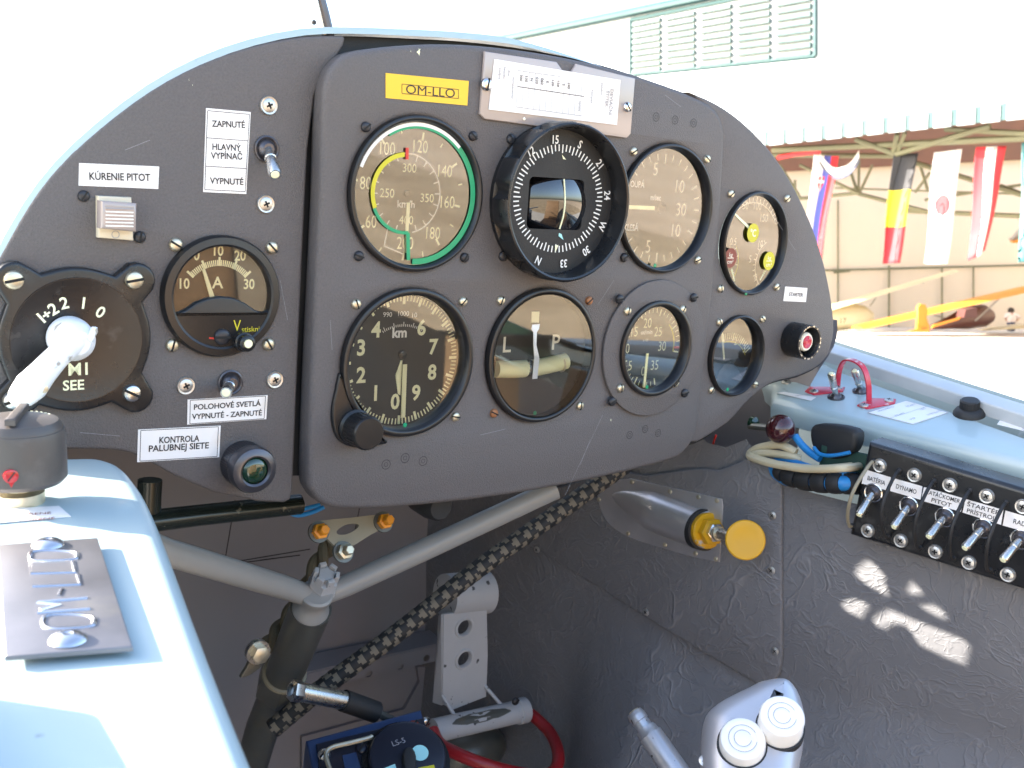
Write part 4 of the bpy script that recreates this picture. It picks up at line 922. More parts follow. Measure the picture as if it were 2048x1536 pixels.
b = B(); b.lathe(P(1048, 238, -1.8), [(.9, 0), (.8, .3), (.4, .35)], 'steel', seg=12); b.build('rivet', O)

def toggle(name, label, base, tipv, L_, n, u, v, group, r=2.6, boss='nickel', loc=None, slot_=None):
    t = thing(name, base, label, 'toggle switch', group)
    b = B(); b.lathe(base, [(6.2, -.2), (6.2, .9), (5.6, 1.2), (4.8, .8), (4.4, .4)], boss, u, v, n, 28, close=False); b.lathe(base, [(4.6, .3), (3.9, 2.2), (2.6, 3.2)], 'gunmetal', u, v, n, 24); b.build('collar', t)
    d = nrm(tipv); b = B(); p0 = A(*base)+n*1.2
    b.tube([p0, p0+d*L_*.28, p0+d*L_*.30, p0+d*L_*.38, p0+d*L_*.40, p0+d*L_*.95, p0+d*L_], [r*.8, r*.85, r*1.0, r*1.05, r*.92, r*1.12, r*.95], 'steel', 18); b.build('lever', t)
    b = B(); uu, vv, nn = basis(d, (0.1, 0.3, .9)); b.lathe(p0+d*L_, [(r*.78, -.1), (r*.7, .25), (r*.4, .4)], 'lume', uu, vv, nn, 14); b.build('tip', t)
    return t
b1 = P(533, 298, YL)
toggle('toggle_switch', 'long toggle pointing down beside the HLAVNÝ VYPÍNAČ placard', b1, P(549, 352, YL-17)-b1, 20, N0, U0, V0, 'toggle switches', 2.7, 'gunmetal')
b2 = P(460, 765, YL)
toggle('toggle_switch', 'small toggle above the POLOHOVÉ SVETLÁ placard', b2, P(449, 786, YL-17)-b2, 18, N0, U0, V0, 'toggle switches', 2.6, 'gunmetal')
pnl_scr = [(537, 211), (531, 408), (371, 771), (549, 759)]
for p in pnl_scr: phillips(P(*p, YL), 4.4, panel, 25, name='cup_screw')
slotted(P(167, 392, YL), 2.5, 'darkscrew', 55, panel); slotted(P(279, 474, YL), 2.7, 'darkscrew', 80, panel)
# clear switch guard
O = thing('pitot_switch', P(230, 480, YL), 'cream rocker switch under a ribbed clear guard', 'switch')
b = B(); b.prism([P(x, y, YL) for x, y in ((191, 391), (258, 394), (262, 480), (192, 474))], N0, 4, 'cream', .8); b.arc(P(231, 469, YL-4.2), 1.4, 1.7, 0, 360, 'greyink', seg=20); b.build('base', O)
b = B(); b.prism([P(x, y, YL-4.1) for x, y in ((194, 400), (265, 405), (264, 462), (193, 455))], N0, 7, 'clearplastic', 1.6)
for i in range(6): yy = 417+i*7; b.box(P(239, yy, YL-11), U0, V0, N0, 11.5, .55, .5, 'greyink' if i == 0 else 'white')
b.build('guard', O)
# green lamp
LB = P(484, 925, YL); ld = nrm(P(507, 945, YL-24)-LB)
O = thing('warning_lamp', LB, 'knurled round lamp with a dark green lens, bottom of the left plate', 'lamp')
u1, v1, n1 = basis(N0)
b = B(); b.lathe(LB, [(11, 0), (11, 9), (10.2, 9.6)], 'gunmetal', seg=60, close=False)
for k in range(60): a = 2*math.pi*k/60; b.box(LB+A(math.cos(a), 0, math.sin(a))*10.9+N0*.5, A(-math.sin(a), 0, math.cos(a)), A(math.cos(a), 0, math.sin(a)), N0, .5, .7, 8, 'gunmetal')
b.lathe(LB, [(10.4, 9), (11.4, 10), (11.6, 14), (10.8, 16), (8.6, 17.2), (7.6, 17.4), (6.6, 16.6), (6.6, 12)], 'gunmetal', seg=60, close=False); b.build('housing', O)
b = B(); b.lathe(LB, [(6.7, 15.2), (5.6, 16.6), (3.4, 17.3), (.1, 17.6)], 'greenlens', seg=36); b.build('lens', O)
# starter button
O = thing('starter_button', BTN, 'red and white push button in a chipped black collar', 'button')
b = B(); b.lathe(BTN, [(11.8, 0), (12.2, 1), (12.2, 15.5), (11.8, 16), (10.6, 16), (10.2, 15.4), (10, 2), (.1, 2)], 'bakelite', seg=56)
b.build('collar', O)
b = B(); rc = random.Random(5)
for k in range(26):
    a = rc.uniform(0, 6.28); w = rc.uniform(3, 9); b.arc(BTN+N0*16.05, 11.0, 11.9, math.degrees(a), math.degrees(a)+w, 'steel', seg=3, lift=.03)
b.build('worn_edge', O)
b = B(); b.lathe(BTN, [(6.6, 2), (6.6, 12.5), (5.8, 13.6), (.1, 13.7)], 'ivory', seg=40); b.build('cap', O)
b = B(); b.lathe(BTN, [(4.6, 13.7), (4.5, 14.0), (4.1, 13.8), (3.7, 14.1), (3.2, 13.8), (2.8, 14.1), (2.2, 13.8), (1.7, 14.1), (1.1, 13.8), (.1, 13.9)], 'redpaint', seg=36); b.build('disc', O)


# ================================================================== COCKPIT: sills, walls, footwell
SLn = nrm(TIL.T@A(0, -0.12, 1)); SLd = SLn@(TIL.T@A(0, 0, -121))
def SL(x, y, h=0.0): return GP(x, y, SLn, SLd+h)
lsill = thing('side_sill', SL(250, 1200), 'pale blue left cockpit sill, half in the sun', 'sill')
b = B(); top = smo([(-60, 917), (60, 914), (150, 911), (205, 912), (246, 925), (272, 952), (297, 990), (334, 1075), (417, 1290), (520, 1536), (610, 1740), (780, 2100)])
edge = [SL(x, y) for x, y in top]
poly = edge+[SL(760, 2100)+A(-330, -20, 0), SL(-60, 917)+A(-130, 0, 0)]
b.prism([p-SLn*40 for p in poly], SLn, 40, 'skyblue', 7, 5); b.build('top_skin', lsill)
# outer left skin below the sill
b = B(); b.prism([poly[-1]-SLn*44, poly[-2]-SLn*44, poly[-2]+A(0, 0, -560), poly[-1]+A(0, 0, -560)], A(-1, 0, 0), 2, 'skyblue'); b.build('outer_skin', lsill)
b = B(); ip = [p-SLn*41+A(-4, 0, 0) for p in edge[12:]]; 
for p, q in zip(ip, ip[1:]): b.quad([p, q, q+A(30, 0, -420), p+A(30, 0, -420)], 'leather')
b.build('inner_lining', lsill)
rl = [TIL.T@A(*p) for p in ((-253, -176, -142.2), (-257, -330, -160.6), (-275, -330, -160.6), (-271, -176, -142.2))]
b = B(); b.prism([rl[0], rl[0]+(rl[1]-rl[0])*3, rl[3]+(rl[2]-rl[3])*3, rl[3]], SLn, 17, 'railgrey', 2); b.build('rail', lsill)
# registration plate (raised on the sill) with embossed letters
su = nrm(SL(195, 1075)-SL(10, 1090)); sv = np.cross(SLn, su)
O = thing('registration_plate', SL(130, 1200), 'bare metal plate embossed OM-LLO riveted on the left sill', 'plate')
b = B(); qp = [SL(-4, 1089, 3.2), SL(195, 1075, 3.2), SL(266, 1293, 3.2), SL(10, 1312, 3.2)]; b.prism([p-SLn*1.4 for p in qp], SLn, 1.4, 'plate', .4)
b.box(SL(130, 1200)-SLn*0.2, su, sv, SLn, 8, 8, 2.6, 'plate'); b.build('sheet', O)
a, c = SL(140, 1265, 3.2), SL(110, 1110, 3.2); uu = nrm(c-a); vv = np.cross(SLn, uu)
def emb(b, pts, r=.75, closed=False):
    if closed: pts = pts+pts[:1]
    b.tube(pts, r, 'embossed', 8)
def EP(x, y): return SL(x, y, 2.95)
b = B()
def oval(pts): emb(b, spline([EP(*p) for p in pts+pts[:1]], 4), .8)
oval([(85, 1247), (95, 1233), (150, 1231), (184, 1236), (188, 1246), (175, 1256), (100, 1259)])
oval([(60, 1116), (66, 1105), (110, 1103), (148, 1106), (154, 1113), (145, 1121), (70, 1124)])
for pts in ([(75, 1228), (180, 1220)], [(180, 1220), (176, 1219)], [(80, 1222), (120, 1212), (75, 1207)], [(75, 1207), (175, 1198)], [(118, 1193), (124, 1180)], [(65, 1175), (160, 1171), (155, 1150)], [(62, 1149), (150, 1147), (146, 1124)]): emb(b, [EP(*p) for p in pts])
b.build('lettering', O)
for x, y in ((96, 1089), (136, 1279)):
    p = SL(x, y, 3.4); b = B(); b.lathe(p, [(5.0, 0), (4.6, .7), (3.2, 1.6), (1.4, 1.9), (1.0, 1.7)], 'embossed', su, sv, SLn, 28); b.build('rivet', O)
# knob on the sill
kc = SL(38, 1003)
O = thing('sill_knob', kc, 'black round knob with a red grub screw standing on the left sill', 'knob')
zu = A(0, -.0, 1); ku, kv, kn = U0, np.cross(SLn, U0), SLn
b = B(); b.lathe(kc, [(9, -1), (9, 4), (6, 5), (6, 10)], 'brass', ku, kv, kn, 24); b.build('stem', O)
b = B(); b.lathe(kc, [(6, 8), (15.5, 8.2), (17, 10), (16.6, 26), (16, 28.2), (15.6, 28.4), (15.4, 29.4), (14, 31.5), (9, 32.6), (.1, 33)], 'knobgrey', ku, kv, kn, 48); b.box(kc+kn*32.4, nrm(ku*.4+kv), nrm(np.cross(kn, nrm(ku*.4+kv))), kn, 26, 3.6, 2.6, 'knobgrey', .8)
for k in range(7):
    a = R_(20+k*9); b.lathe(kc+kn*31.4+ku*12.6*math.cos(a)+kv*12.6*math.sin(a), [(.7, 0), (.5, .5)], 'lume', ku, kv, kn, 8)
b.build('cap', O)
rp = GP(22, 953, N0, N0@(kc+N0*16.6)); b = B(); b.lathe(rp, [(2.5, -2), (2.5, .2), (1.9, .5), (.1, .5)], 'redlens', seg=20); b.box(rp+N0*.4, nrm(U0+V0*1.3), nrm(np.cross(N0, nrm(U0+V0*1.3))), N0, 4, .5, .2, 'ink'); b.prism([rp+N0*.1+p for p in (A(-.9, 0, -2.3), A(.9, 0, -2.3), A(0, 0, -4.2))], N0, .15, 'redlens'); b.build('grub_screw', O)
O = B(); q = [SL(x, y, .1) for x, y in ((-60, 1022), (118, 1013), (142, 1034), (-60, 1052))]; O.prism(q, SLn, .3, 'label'); uu = nrm(q[1]-q[0]); vv = np.cross(SLn, uu)
O.text('OTVORENÉ', SL(52, 1029, .4), 2.2, 'rustdial', uu, vv, SLn, rot=0); O.text('ZATVORENÉ', SL(54, 1040, .4), 2.2, 'rustdial', uu, vv, SLn); O.build('placard', None, q[0], 'white sill placard in faded red print beside the black knob', 'placard')

# right sill deck
d1, d2, d3 = PX(1537, 796, 322), PX(2048, 923, 348), PX(1690, 742, 398)
RDn = nrm(np.cross(d2-d1, d3-d1)); RDn = RDn if RDn[2] > 0 else -RDn; RDd = RDn@d1
def RD(x, y, h=0.0): return GP(x, y, RDn, RDd+h)
rs = thing('side_sill', d1, 'pale blue right cockpit sill carrying a red switch guard', 'sill')
ext = lambda p, q, k: q+(q-p)*k
i0, i1 = RD(1536, 800), RD(2048, 927); o0, o1 = RD(1690, 741), RD(2048, 868)
i2 = ext(i0, i1, 1.12); o2 = ext(o0, o1, 1.12)+A(4, 0, 0)
b = B(); poly = [i0+A(3, 0, 0), i1, i2, o2, o1, o0, o0+A(60, 90, 0), RD(1552, 752)+A(-2, 20, 0), RD(1541, 772)]
tb_ = 9
b.prism([p-RDn*17 for p in poly], RDn, 17, 'skyblue', 8, 6); b.build('top_skin', rs)
b = B(); q = [RD(1632, 868), RD(2048, 952)]; q.append(ext(q[0], q[1], 4)); off = A(9, 2, 0)-RDn*10
b.prism([q[0]+off, q[2]+off, q[2]+off-V0*26, q[0]+off-V0*26], A(1, .2, 0), 3, 'liner_green'); b.build('liner', rs)
b = B(); r0, r1 = RD(1664, 728), RD(2048, 858); r2 = r1+nrm(A(.24, -1, -.15))*1100; rm = r0-(r1-r0)*1.5
rdir = nrm(r1-r0); ro = np.cross(RDn, rdir); ro = ro if ro[0] > 0 else -ro
b.prism([rm, r1, r2, r2+ro*16, r1+ro*16, rm+ro*16], RDn, 9.5, 'railgrey', 1.5); b.build('rail', rs)
dirR = nrm(A(.24, -1, -.15)); j0, j1 = i2+dirR*1100, o2+dirR*1100
b = B(); b.prism([p-RDn*4 for p in (i2, j0, j1, o2)], RDn, 7, 'rubber', 3); b.build('dark_sill_rear', rs)  # unseen dark extension, added so the gauges reflect a dark sill
b = B(); oo = [rm+ro*40, r1+ro*40, r2+ro*40]
for p, q in zip(oo, oo[1:]): b.quad([p, q, q+A(20, 0, -600), p+A(20, 0, -600)], 'skyblue')
b.build('outer_skin', rs)
ru = nrm(i1-i0); rv = np.cross(RDn, ru)
for x, y in ((1699, 731), (1572, 765)): phillips(RD(x, y), 3.6, rs, 30, ru, rv, RDn, cup=False)
# red guard arch with the two toggles
O = thing('switch_guard', RD(1690, 800), 'red metal arch guarding two toggles on the right sill', 'guard')
b = B(); 
for q in (((1610, 784), (1619, 775), (1690, 776), (1686, 784), (1628, 791)), ((1714, 812), (1740, 798), (1792, 800), (1790, 808), (1735, 819))): b.prism([RD(x, y, .1) for x, y in q], RDn, 1, 'redpaint', .3)
fa_, fb_ = RD(1675, 776), RD(1738, 803); hh = RDn*24; 
ap = [fa_, fa_*.96+fb_*.04+hh*.55, fa_*.8+fb_*.2+hh*.98, fa_*.5+fb_*.5+hh*1.1, fa_*.2+fb_*.8+hh*.98, fa_*.04+fb_*.96+hh*.55, fb_]
ap = spline(ap, 5); wdir = nrm(np.cross(fb_-fa_, RDn)); wv = wdir*2.1
tk = []
for i, p in enumerate(ap):
    t = nrm(ap[min(i+1, len(ap)-1)]-ap[max(0, i-1)]); nn = np.cross(t, wdir)*.6; tk.append([p-wv-nn, p+wv-nn, p+wv+nn, p-wv+nn])
vs = [x for r in tk for x in r]; b.add(vs, [(4*i+k, 4*i+(k+1) % 4, 4*i+4+(k+1) % 4, 4*i+4+k) for i in range(len(tk)-1) for k in range(4)], 'redpaint'); b.build('arch', O)
for x, y in ((1628, 783), (1676, 776), (1728, 811), (1778, 801)): phillips(RD(x, y, 1), 3.2, O, 15, ru, rv, RDn, cup=False)
for lab, (x, y), (x1, y1) in (('worn nickel toggle standing in front of the red arch', (1672, 795), (1662, 750)), ('worn nickel toggle standing inside the red arch', (1722, 783), (1708, 742))):
    p = RD(x, y); q = CC+ray(x1, y1)*((RDn@p+19-RDn@CC)/(RDn@ray(x1, y1)))
    toggle('toggle_switch', lab, p, q-p, 20, RDn, ru, rv, 'toggle switches', 2.5, 'gunmetal')
def rplac(label, quad, lines, cells=False):
    b = B(); q = [RD(x, y, .1) for x, y in quad]; b.prism(q, RDn, .25, 'label'); uu = nrm(q[1]-q[0]); vv = np.cross(RDn, uu)
    for s_, x, y, h in lines: b.text(s_, RD(x, y, .3), h, 'greyink', uu, vv, RDn)
    if cells:
        for a, c in ((0, 1), (1, 2), (2, 3), (3, 0)): b.bar(q[a]+RDn*.25, q[c]+RDn*.25, .3, 'greyink', RDn)
        b.bar((q[0]+q[3])/2+RDn*.25, (q[1]+q[2])/2+RDn*.25, .3, 'greyink', RDn)
    b.build('placard', None, q[0], label, 'placard', 'white printed placards')
rplac('narrow white placard at the front corner of the right sill', [(1552, 786), (1568, 784), (1632, 795), (1622, 802)], [('VYSOKÝ PREDĹŽENÝ', 1594, 792, 1.6)])
rplac('white two column placard behind the red arch on the right sill', [(1736, 826), (1812, 802), (1896, 826), (1826, 849)], [('MAGNETO', 1772, 818, 2), ('ŠTART', 1800, 829, 2), ('VYP', 1825, 838, 2), ('ŠTART', 1822, 811, 2), ('LET', 1846, 818, 2), ('VYPNUTÉ', 1868, 826, 2)], True)
rplac('white placard cut off by the right border beside the black knob', [(1994, 849), (2000, 841), (2100, 866), (2094, 874)], [('PLYNULÁ REGULÁCIA', 2048, 857, 1.7)])
kp = RD(1938, 829)
O = thing('rotary_knob', kp, 'black rotary knob with a flared skirt on the right sill', 'knob')
b = B(); b.lathe(kp, [(10.4, 0), (10.2, 1.5), (8.5, 4), (6.4, 5.2)], 'rubber', ru, rv, RDn, 36); b.build('skirt', O)
b = B(); b.lathe(kp, [(6.2, 4.5), (6.2, 10), (5.4, 11), (.1, 11.2)], 'rubber', ru, rv, RDn, 32)
for k in range(24):
    a = 2*math.pi*k/24; dd = ru*math.cos(a)+rv*math.sin(a); b.box(kp+dd*6.2+RDn*5, np.cross(RDn, dd), dd, RDn, .8, .5, 5, 'rubber')
b.build('cap', O)

# right wall lining
WN = nrm((1, .22, 0)); WD = WN@A(300, 0, 0)
def WL(x, y, h=0.0): return GP(x, y, WN, WD-h)      # h: towards the cockpit
wt = nrm(A(-.22, 1, 0))
rw = thing('wall_lining', A(300, 0, -250), 'creased dark grey leather lining of the right cockpit wall', 'lining')
b = B(); ys = np.linspace(-1500, 420, 130); nz_ = 60; vs = []; fs = []; rg = random.Random(11)
ph_ = [(rg.uniform(.006, .03), rg.uniform(.006, .03), rg.uniform(0, 6)) for _ in range(9)]
def wallpt(y, z):
    base = A(300-.22*y, y, z); 
    k = sum(math.sin(a*y+c*z*1.3+p) for a, c, p in ph_)*.55
    low = max(0, (-335-.10*y)-z)
    if y > 60: low = max(0, (-330+.12*(y-60))-z)
    base = base-WN*(k+(low**1.2)*(.22 if y < 60 else .22*max(0, 1-(y-60)/90)))
    return base
def top_at(y):      # upper edge with the dip round the harness hole
    t = -150 if y > WL(1500, 930)[1] else -150-max(0, min(1, (WL(1500, 930)[1]-y)/14))*(-WL(1620, 985)[2]-150)
    h0 = WL(1428, 930)[1]; r = 30
    if abs(y-h0) < r: t = -150-22*math.cos((y-h0)/r*math.pi/2)**.6
    return t
for y in ys:
    tz = top_at(y)
    for k in range(nz_+1): vs.append(wallpt(y, tz+(-640-tz)*(k/nz_)**1.0))
for i in range(len(ys)-1):
    for k in range(nz_): a = i*(nz_+1)+k; fs.append((a, a+1, a+nz_+2, a+nz_+1))
b.add(vs, [f for f in fs if vs[f[0]][1] > -430], 'leather'); b.build('lining_skin', rw, ang=80)
b = B(); b.add(vs, [f for f in fs if vs[f[0]][1] <= -640], 'rubber'); b.build('rear_lining', rw, ang=80)  # unseen lining coloured black to keep the altimeter's reflection dark
b = B(); b.add(vs, [f for f in fs if -640 < vs[f[0]][1] <= -430], 'striptan'); b.build('reflection_strip', rw, ang=80)  # unseen tan strip, added to tint the turn indicator's reflection
# overlapping pocket panel
O = thing('lining_panel', WL(1400, 1150), 'leather cover panel screwed over the wall lining below the yellow pull knob', 'panel')
b = B(); pk = [(1238, 940), (1300, 950), (1380, 938), (1410, 936), (1440, 940), (1480, 925), (1520, 905), (1565, 922), (1567, 1000), (1566, 1066), (1566, 1112), (1567, 1200), (1567, 1310), (1562, 1345), (1548, 1364), (1528, 1368), (1505, 1358), (1400, 1296), (1290, 1229), (1180, 1160), (1100, 1112), (1020, 1066), (950, 1028), (1080, 985)]
b.prism([WL(x, y, .5) for x, y in pk], -WN, 3.0, 'leather', 1.4); b.build('cover', O)
for x, y in ((1545, 1031), (1543, 1141), (1550, 1302), (1074, 1099), (1292, 1224), (1512, 1380)): phillips(WL(x, y, 3.4 if y < 1375 else 1), 3.0, O, 35, wt, V0, -WN, cup=False)
# scoop fairing and yellow pull knob
O = thing('knob_fairing', WL(1300, 1020, 4), 'bare metal scoop fairing riveted to the leather cover panel', 'fairing')
b = B(); fo = smo([(1262, 957), (1330, 972), (1400, 987), (1445, 998)], 3)+[(1447, 1012), (1440, 1124)]+smo([(1438, 1123), (1390, 1114), (1320, 1094), (1262, 1075), (1222, 1050), (1204, 1022), (1196, 992), (1200, 978), (1225, 962), (1262, 957)], 3)[:-1]
b.prism([WL(x, y, 3.6) for x, y in fo], -WN, .9, 'alu', .2)
ax0, ax1 = WL(1222, 990, 4.2), WL(1412, 1062, 4.2); vs = []; fs = []; ns, na = 22, 20
axd = nrm(ax1-ax0); side = np.cross(axd, WN); L_ = np.linalg.norm(ax1-ax0)
def cut(s_, a): return s_
for i in range(ns+1):
    s_ = i/ns; r = 15.5*min(1, (s_*2.2)**.62) if s_ < .45 else 15.5
    for k in range(na+1):
        a = math.pi*k/na; c = ax0+axd*(L_*s_)+axd*(6*math.sin(a)*0-3*math.sin(a))*s_
        vs.append(c+side*r*math.cos(a)-WN*r*.95*math.sin(a)*min(1, .25+s_*1.4))
for i in range(ns):
    for k in range(na): a = i*(na+1)+k; fs.append((a, a+1, a+na+2, a+na+1))
b.add(vs, fs, 'alu'); o_ = b.build('scoop', O); md = o_.modifiers.new('t', 'SOLIDIFY'); md.thickness = .0008
for x, y in ((1264, 964), (1340, 983), (1397, 994), (1434, 1001), (1198, 999), (1256, 1067), (1330, 1090), (1391, 1107), (1432, 1118)): 
    p = WL(x, y, 4.4); b = B(); b.lathe(p, [(1.9, 0), (1.6, .8), (.8, 1.1)], 'brass', wt, V0, -WN, 14); b.build('rivet', O)
O = thing('pull_knob', WL(1420, 1062, 10), 'round yellow pull knob on a yellow threaded collar', 'knob')
k0, k1 = WL(1418, 1062, 9), WL(1436, 1072, 13)
kd0 = WL(1491, 1080, 0); kk = GP(1491, 1080, WN, WD-28); pax = nrm(kk-k0); pu, pv, pn = basis(pax)
b = B(); b.lathe(k0-pax*6, [(15.4, -6), (15.4, 2), (13.4, 2.2), (13, -5)], 'rubber', pu, pv, pn, 40); b.build('seat_ring', O)
b = B(); b.lathe(k0-pax*4, [(13.4, -2), (13.4, 3.6), (12.6, 4.4), (9, 4.6)], 'knobyellow', pu, pv, pn, 40); b.lathe(k0, [(10.2, 0), (10.2, 6), (9.6, 6.5)], 'knobyellow', pu, pv, pn, 6); b.build('collar', O)
b = B(); b.lathe(k0+pax*6, [(7.2, 0), (7.2, 4), (6.4, 4.4)], 'nickel', pu, pv, pn, 6); b.lathe(k0+pax*9, [(5.6, 0), (5.2, 4)], 'brass', pu, pv, pn, 20); b.build('nut', O)
D_ = np.linalg.norm(kk-k0); b = B(); b.tube([k0+pax*4, kk-pax*3], [4.2, 3.6], 'steel', 16); b.lathe(kk-pax*4, [(5, -2), (4.6, 1)], 'knobyellow', pu, pv, pn, 20); b.build('shaft', O)
ku_, kv_, kn_ = basis(nrm(nrm(CC-kk)*.8+pax*.35)); b = B(); b.lathe(kk, [(6, -4), (13.0, -2.6), (14.0, -1), (14.0, 0), (13.2, .8), (9, 1.0), (8.4, .8), (.1, .7)], 'knobyellow', ku_, kv_, kn_, 48); b.build('cap', O)

# maroon ball and the cables under the right sill
bp_ = PX(1561, 858, 296)
O = thing('ball_handle', bp_, 'glossy maroon ball handle under the front of the right sill', 'handle')
b = B(); b.ball(bp_, 10.3, 'maroon', 32, 20); b.build('ball', O)
b = B(); b.tube([bp_, PX(1500, 852, 302)], 2.6, 'darksteel', 10); b.build('shaft', O)
def cable(label, pts, r, m, name='cable', grp='cables under the right sill', seg=10):
    b = B(); q = [PX(x, y, X-19) for x, y, X in pts]; b.tube(q, r, m, seg, smooth=6); return b.build(name, None, q[0], label, 'cable', grp)
cable('upper cream cable looping back under the maroon ball', [(1722, 930, 340), (1640, 938, 314), (1560, 930, 308), (1510, 917, 310), (1500, 908, 316), (1520, 895, 318), (1560, 890, 318), (1592, 905, 320)], 2.9, 'cablecream')
cable('lower cream cable running from the ball to the switch box', [(1725, 931, 342), (1690, 936, 312), (1620, 938, 309), (1570, 932, 308), (1530, 922, 310), (1506, 912, 314), (1530, 906, 316), (1580, 912, 318), (1600, 918, 322)], 2.7, 'cablecream')
cable('bright blue cable above the spiral wrap', [(1722, 952, 342), (1690, 948, 318), (1640, 940, 318), (1590, 925, 318), (1555, 917, 320), (1535, 912, 324)], 2.2, 'cableblue')
cable('blue cable dropping steeply behind the maroon ball', [(1590, 872, 322), (1604, 890, 322), (1620, 905, 322), (1640, 918, 322)], 2.6, 'cableblue')
cable('thin blue cable in front of the black moulding', [(1628, 895, 322), (1640, 908, 320), (1665, 911, 320), (1700, 905, 322)], 1.3, 'cableblue')
cable('blue cable curling into the spiral wrap', [(1542, 935, 318), (1548, 950, 316), (1566, 963, 315), (1580, 968, 316)], 2.0, 'cableblue')
cable('thin red wire in the dark recess below the panel', [(1432, 870, 316), (1424, 895, 318), (1415, 925, 322)], .8, 'red')
O = thing('spiral_wrap', PX(1640, 960, 316), 'black spiral wrap bundling blue wires beside the switch box', 'cable wrap')
b = B(); q = spline([PX(x, y, X-20) for x, y, X in ((1560, 938, 318), (1580, 953, 316), (1620, 962, 315), (1660, 966, 315), (1695, 967, 318), (1722, 968, 336))], 8)
b.tube(q, 5.2, 'cableblue', 12); b.build('bundle', O)
b = B(); nseg = len(q)
for k0_ in range(0, nseg-1, 6):
    seg_ = [q[min(nseg-1, k0_)]*(1-t)+q[min(nseg-1, k0_+6)]*t for t in np.linspace(0.0, .92, 6)]
    b.tube(seg_, [6.6, 7.2, 7.3, 7.3, 7.2, 6.6], 'rubber', 16)
b.build('wrap', O)
O = B(); O.prism([PX(x, y, 318) for x, y in smooth2([(1632, 858), (1650, 846), (1720, 856), (1728, 880), (1715, 905), (1680, 918), (1650, 910), (1636, 890)], 3)], A(-1, -.1, 0), 9, 'rubber', 4); O.build('rubber_cover', None, None, 'black rubber cover tucked under the right sill', 'cover')
b = B(); b.lathe(PX(1504, 845, 304), [(5, 0), (4.6, 3), (2, 5)], 'greenlens', seg=24); b.build('indicator', None, None, 'dark green glass bead left of the maroon ball', 'indicator')

# switch box
SN = WN; SD = SN@A(281, 0, 0)
def SB(x, y, h=0.0): return GP(x, y, SN, SD-h)
su2 = -wt; sv2 = V0; sn2 = -SN
sbx = thing('switch_box', SB(1850, 1030), 'black box of breaker toggles with wire loops on the right wall', 'switch box')
b = B(); bx = [SB(1737, 884), SB(2048, 978), SB(2048, 1181), SB(1698, 1070)]
ex = (bx[1]-bx[0]); ex2 = bx[2]-bx[3]; bx[1] = bx[0]+ex*2.2; bx[2] = bx[3]+ex2*2.2
b.prism([p-sn2*22 for p in bx], sn2, 22, 'bakelite', 3.5, 5); b.build('case', sbx)
tn = [((1747, 985), (1718, 1032), 'BATÉRIA', [(1731, 938), (1783, 954), (1778, 982), (1723, 967)]), ((1818, 1012), (1790, 1052), 'DYNAMO', [(1786, 955), (1846, 972), (1842, 1000), (1780, 982)]),
      ((1890, 1034), (1861, 1070), 'ZATÁČKOMER', [(1848, 973), (1928, 996), (1923, 1024), (1842, 1001)]), ((1966, 1056), (1932, 1094), 'ŠTARTÉR', [(1931, 997), (2008, 1019), (2003, 1050), (1925, 1025)]), ((2042, 1078), (2008, 1118), 'RADIO', [(2011, 1020), (2090, 1043), (2084, 1073), (2005, 1051)])]
pos = ['leftmost on the box', 'second on the box', 'middle one on the box', 'fourth on the box', 'last before the right border']
for i, (bs, tp_, nm, qd) in enumerate(tn):
    p = SB(*bs); q = SB(tp_[0], tp_[1], 15)
    toggle('toggle_switch', f'breaker toggle under the {nm} placard, {pos[i]}', p, q-p, 19, sn2, su2, sv2, 'breaker toggles on the switch box', 2.5)
    q = [SB(*c, .1) for c in qd]; b = B(); b.prism(q, sn2, .35, 'label'); uu = nrm(q[1]-q[0]); vv = np.cross(sn2, uu)
    for a, c in zip(q, q[1:]+q[:1]): b.bar(a+sn2*.35, c+sn2*.35, .3, 'ink', sn2, .1)
    ctr = sum(q)/4; wl = np.linalg.norm(q[1]-q[0])
    two = {2: 'PITOT', 3: 'PRÍSTROJE'}.get(i)
    if two:
        b.text(nm, ctr+vv*1.9, 2.5, 'ink', uu, vv, sn2, w=wl*.86, lift=.5, bold=.01); b.text(two, ctr-vv*2.1, 2.5, 'ink', uu, vv, sn2, w=wl*(.5 if i == 2 else .8), lift=.5, bold=.01)
    else: b.text(nm, ctr-vv*.2, 2.8, 'ink', uu, vv, sn2, w=wl*(.68 if i != 4 else .5), lift=.5, bold=.01)
    b.build('placard', None, q[3], f'white placard reading {nm} on the switch box', 'placard', 'placards on the switch box')
for i, (x, y) in enumerate(((1760, 931), (1829, 950), (1900, 970), (1974, 992), (2046, 1013), (1736, 1061), (1802, 1081), (1871, 1103), (1938, 1125), (2016, 1149))): phillips(SB(x, y), 4.6, sbx, 15+37*i, su2, sv2, sn2, name='cup_screw')
for i, (t_, b_) in enumerate((((1747, 922), (1704, 1052)), ((1798, 941), (1776, 1074)), ((1868, 962), (1840, 1096)), ((1940, 981), (1908, 1117)), ((2012, 1005), (1980, 1140)))):
    t3, b3 = SB(*t_), SB(*b_); md_ = (t3+b3)/2; b = B()
    pts = [t3, t3+sn2*6+(b3-t3)*.05, t3*.72+b3*.28+sn2*16, md_+sn2*19, t3*.25+b3*.75+sn2*15, b3+sn2*6-(b3-t3)*.04, b3]
    b.tube(pts, 1.15, 'rubber' if i else 'olive', 8, smooth=5); b.ball(t3, 1.9, 'rubber', 10, 6); b.ball(b3, 1.9, 'rubber', 10, 6); b.build('guard_wire', sbx)


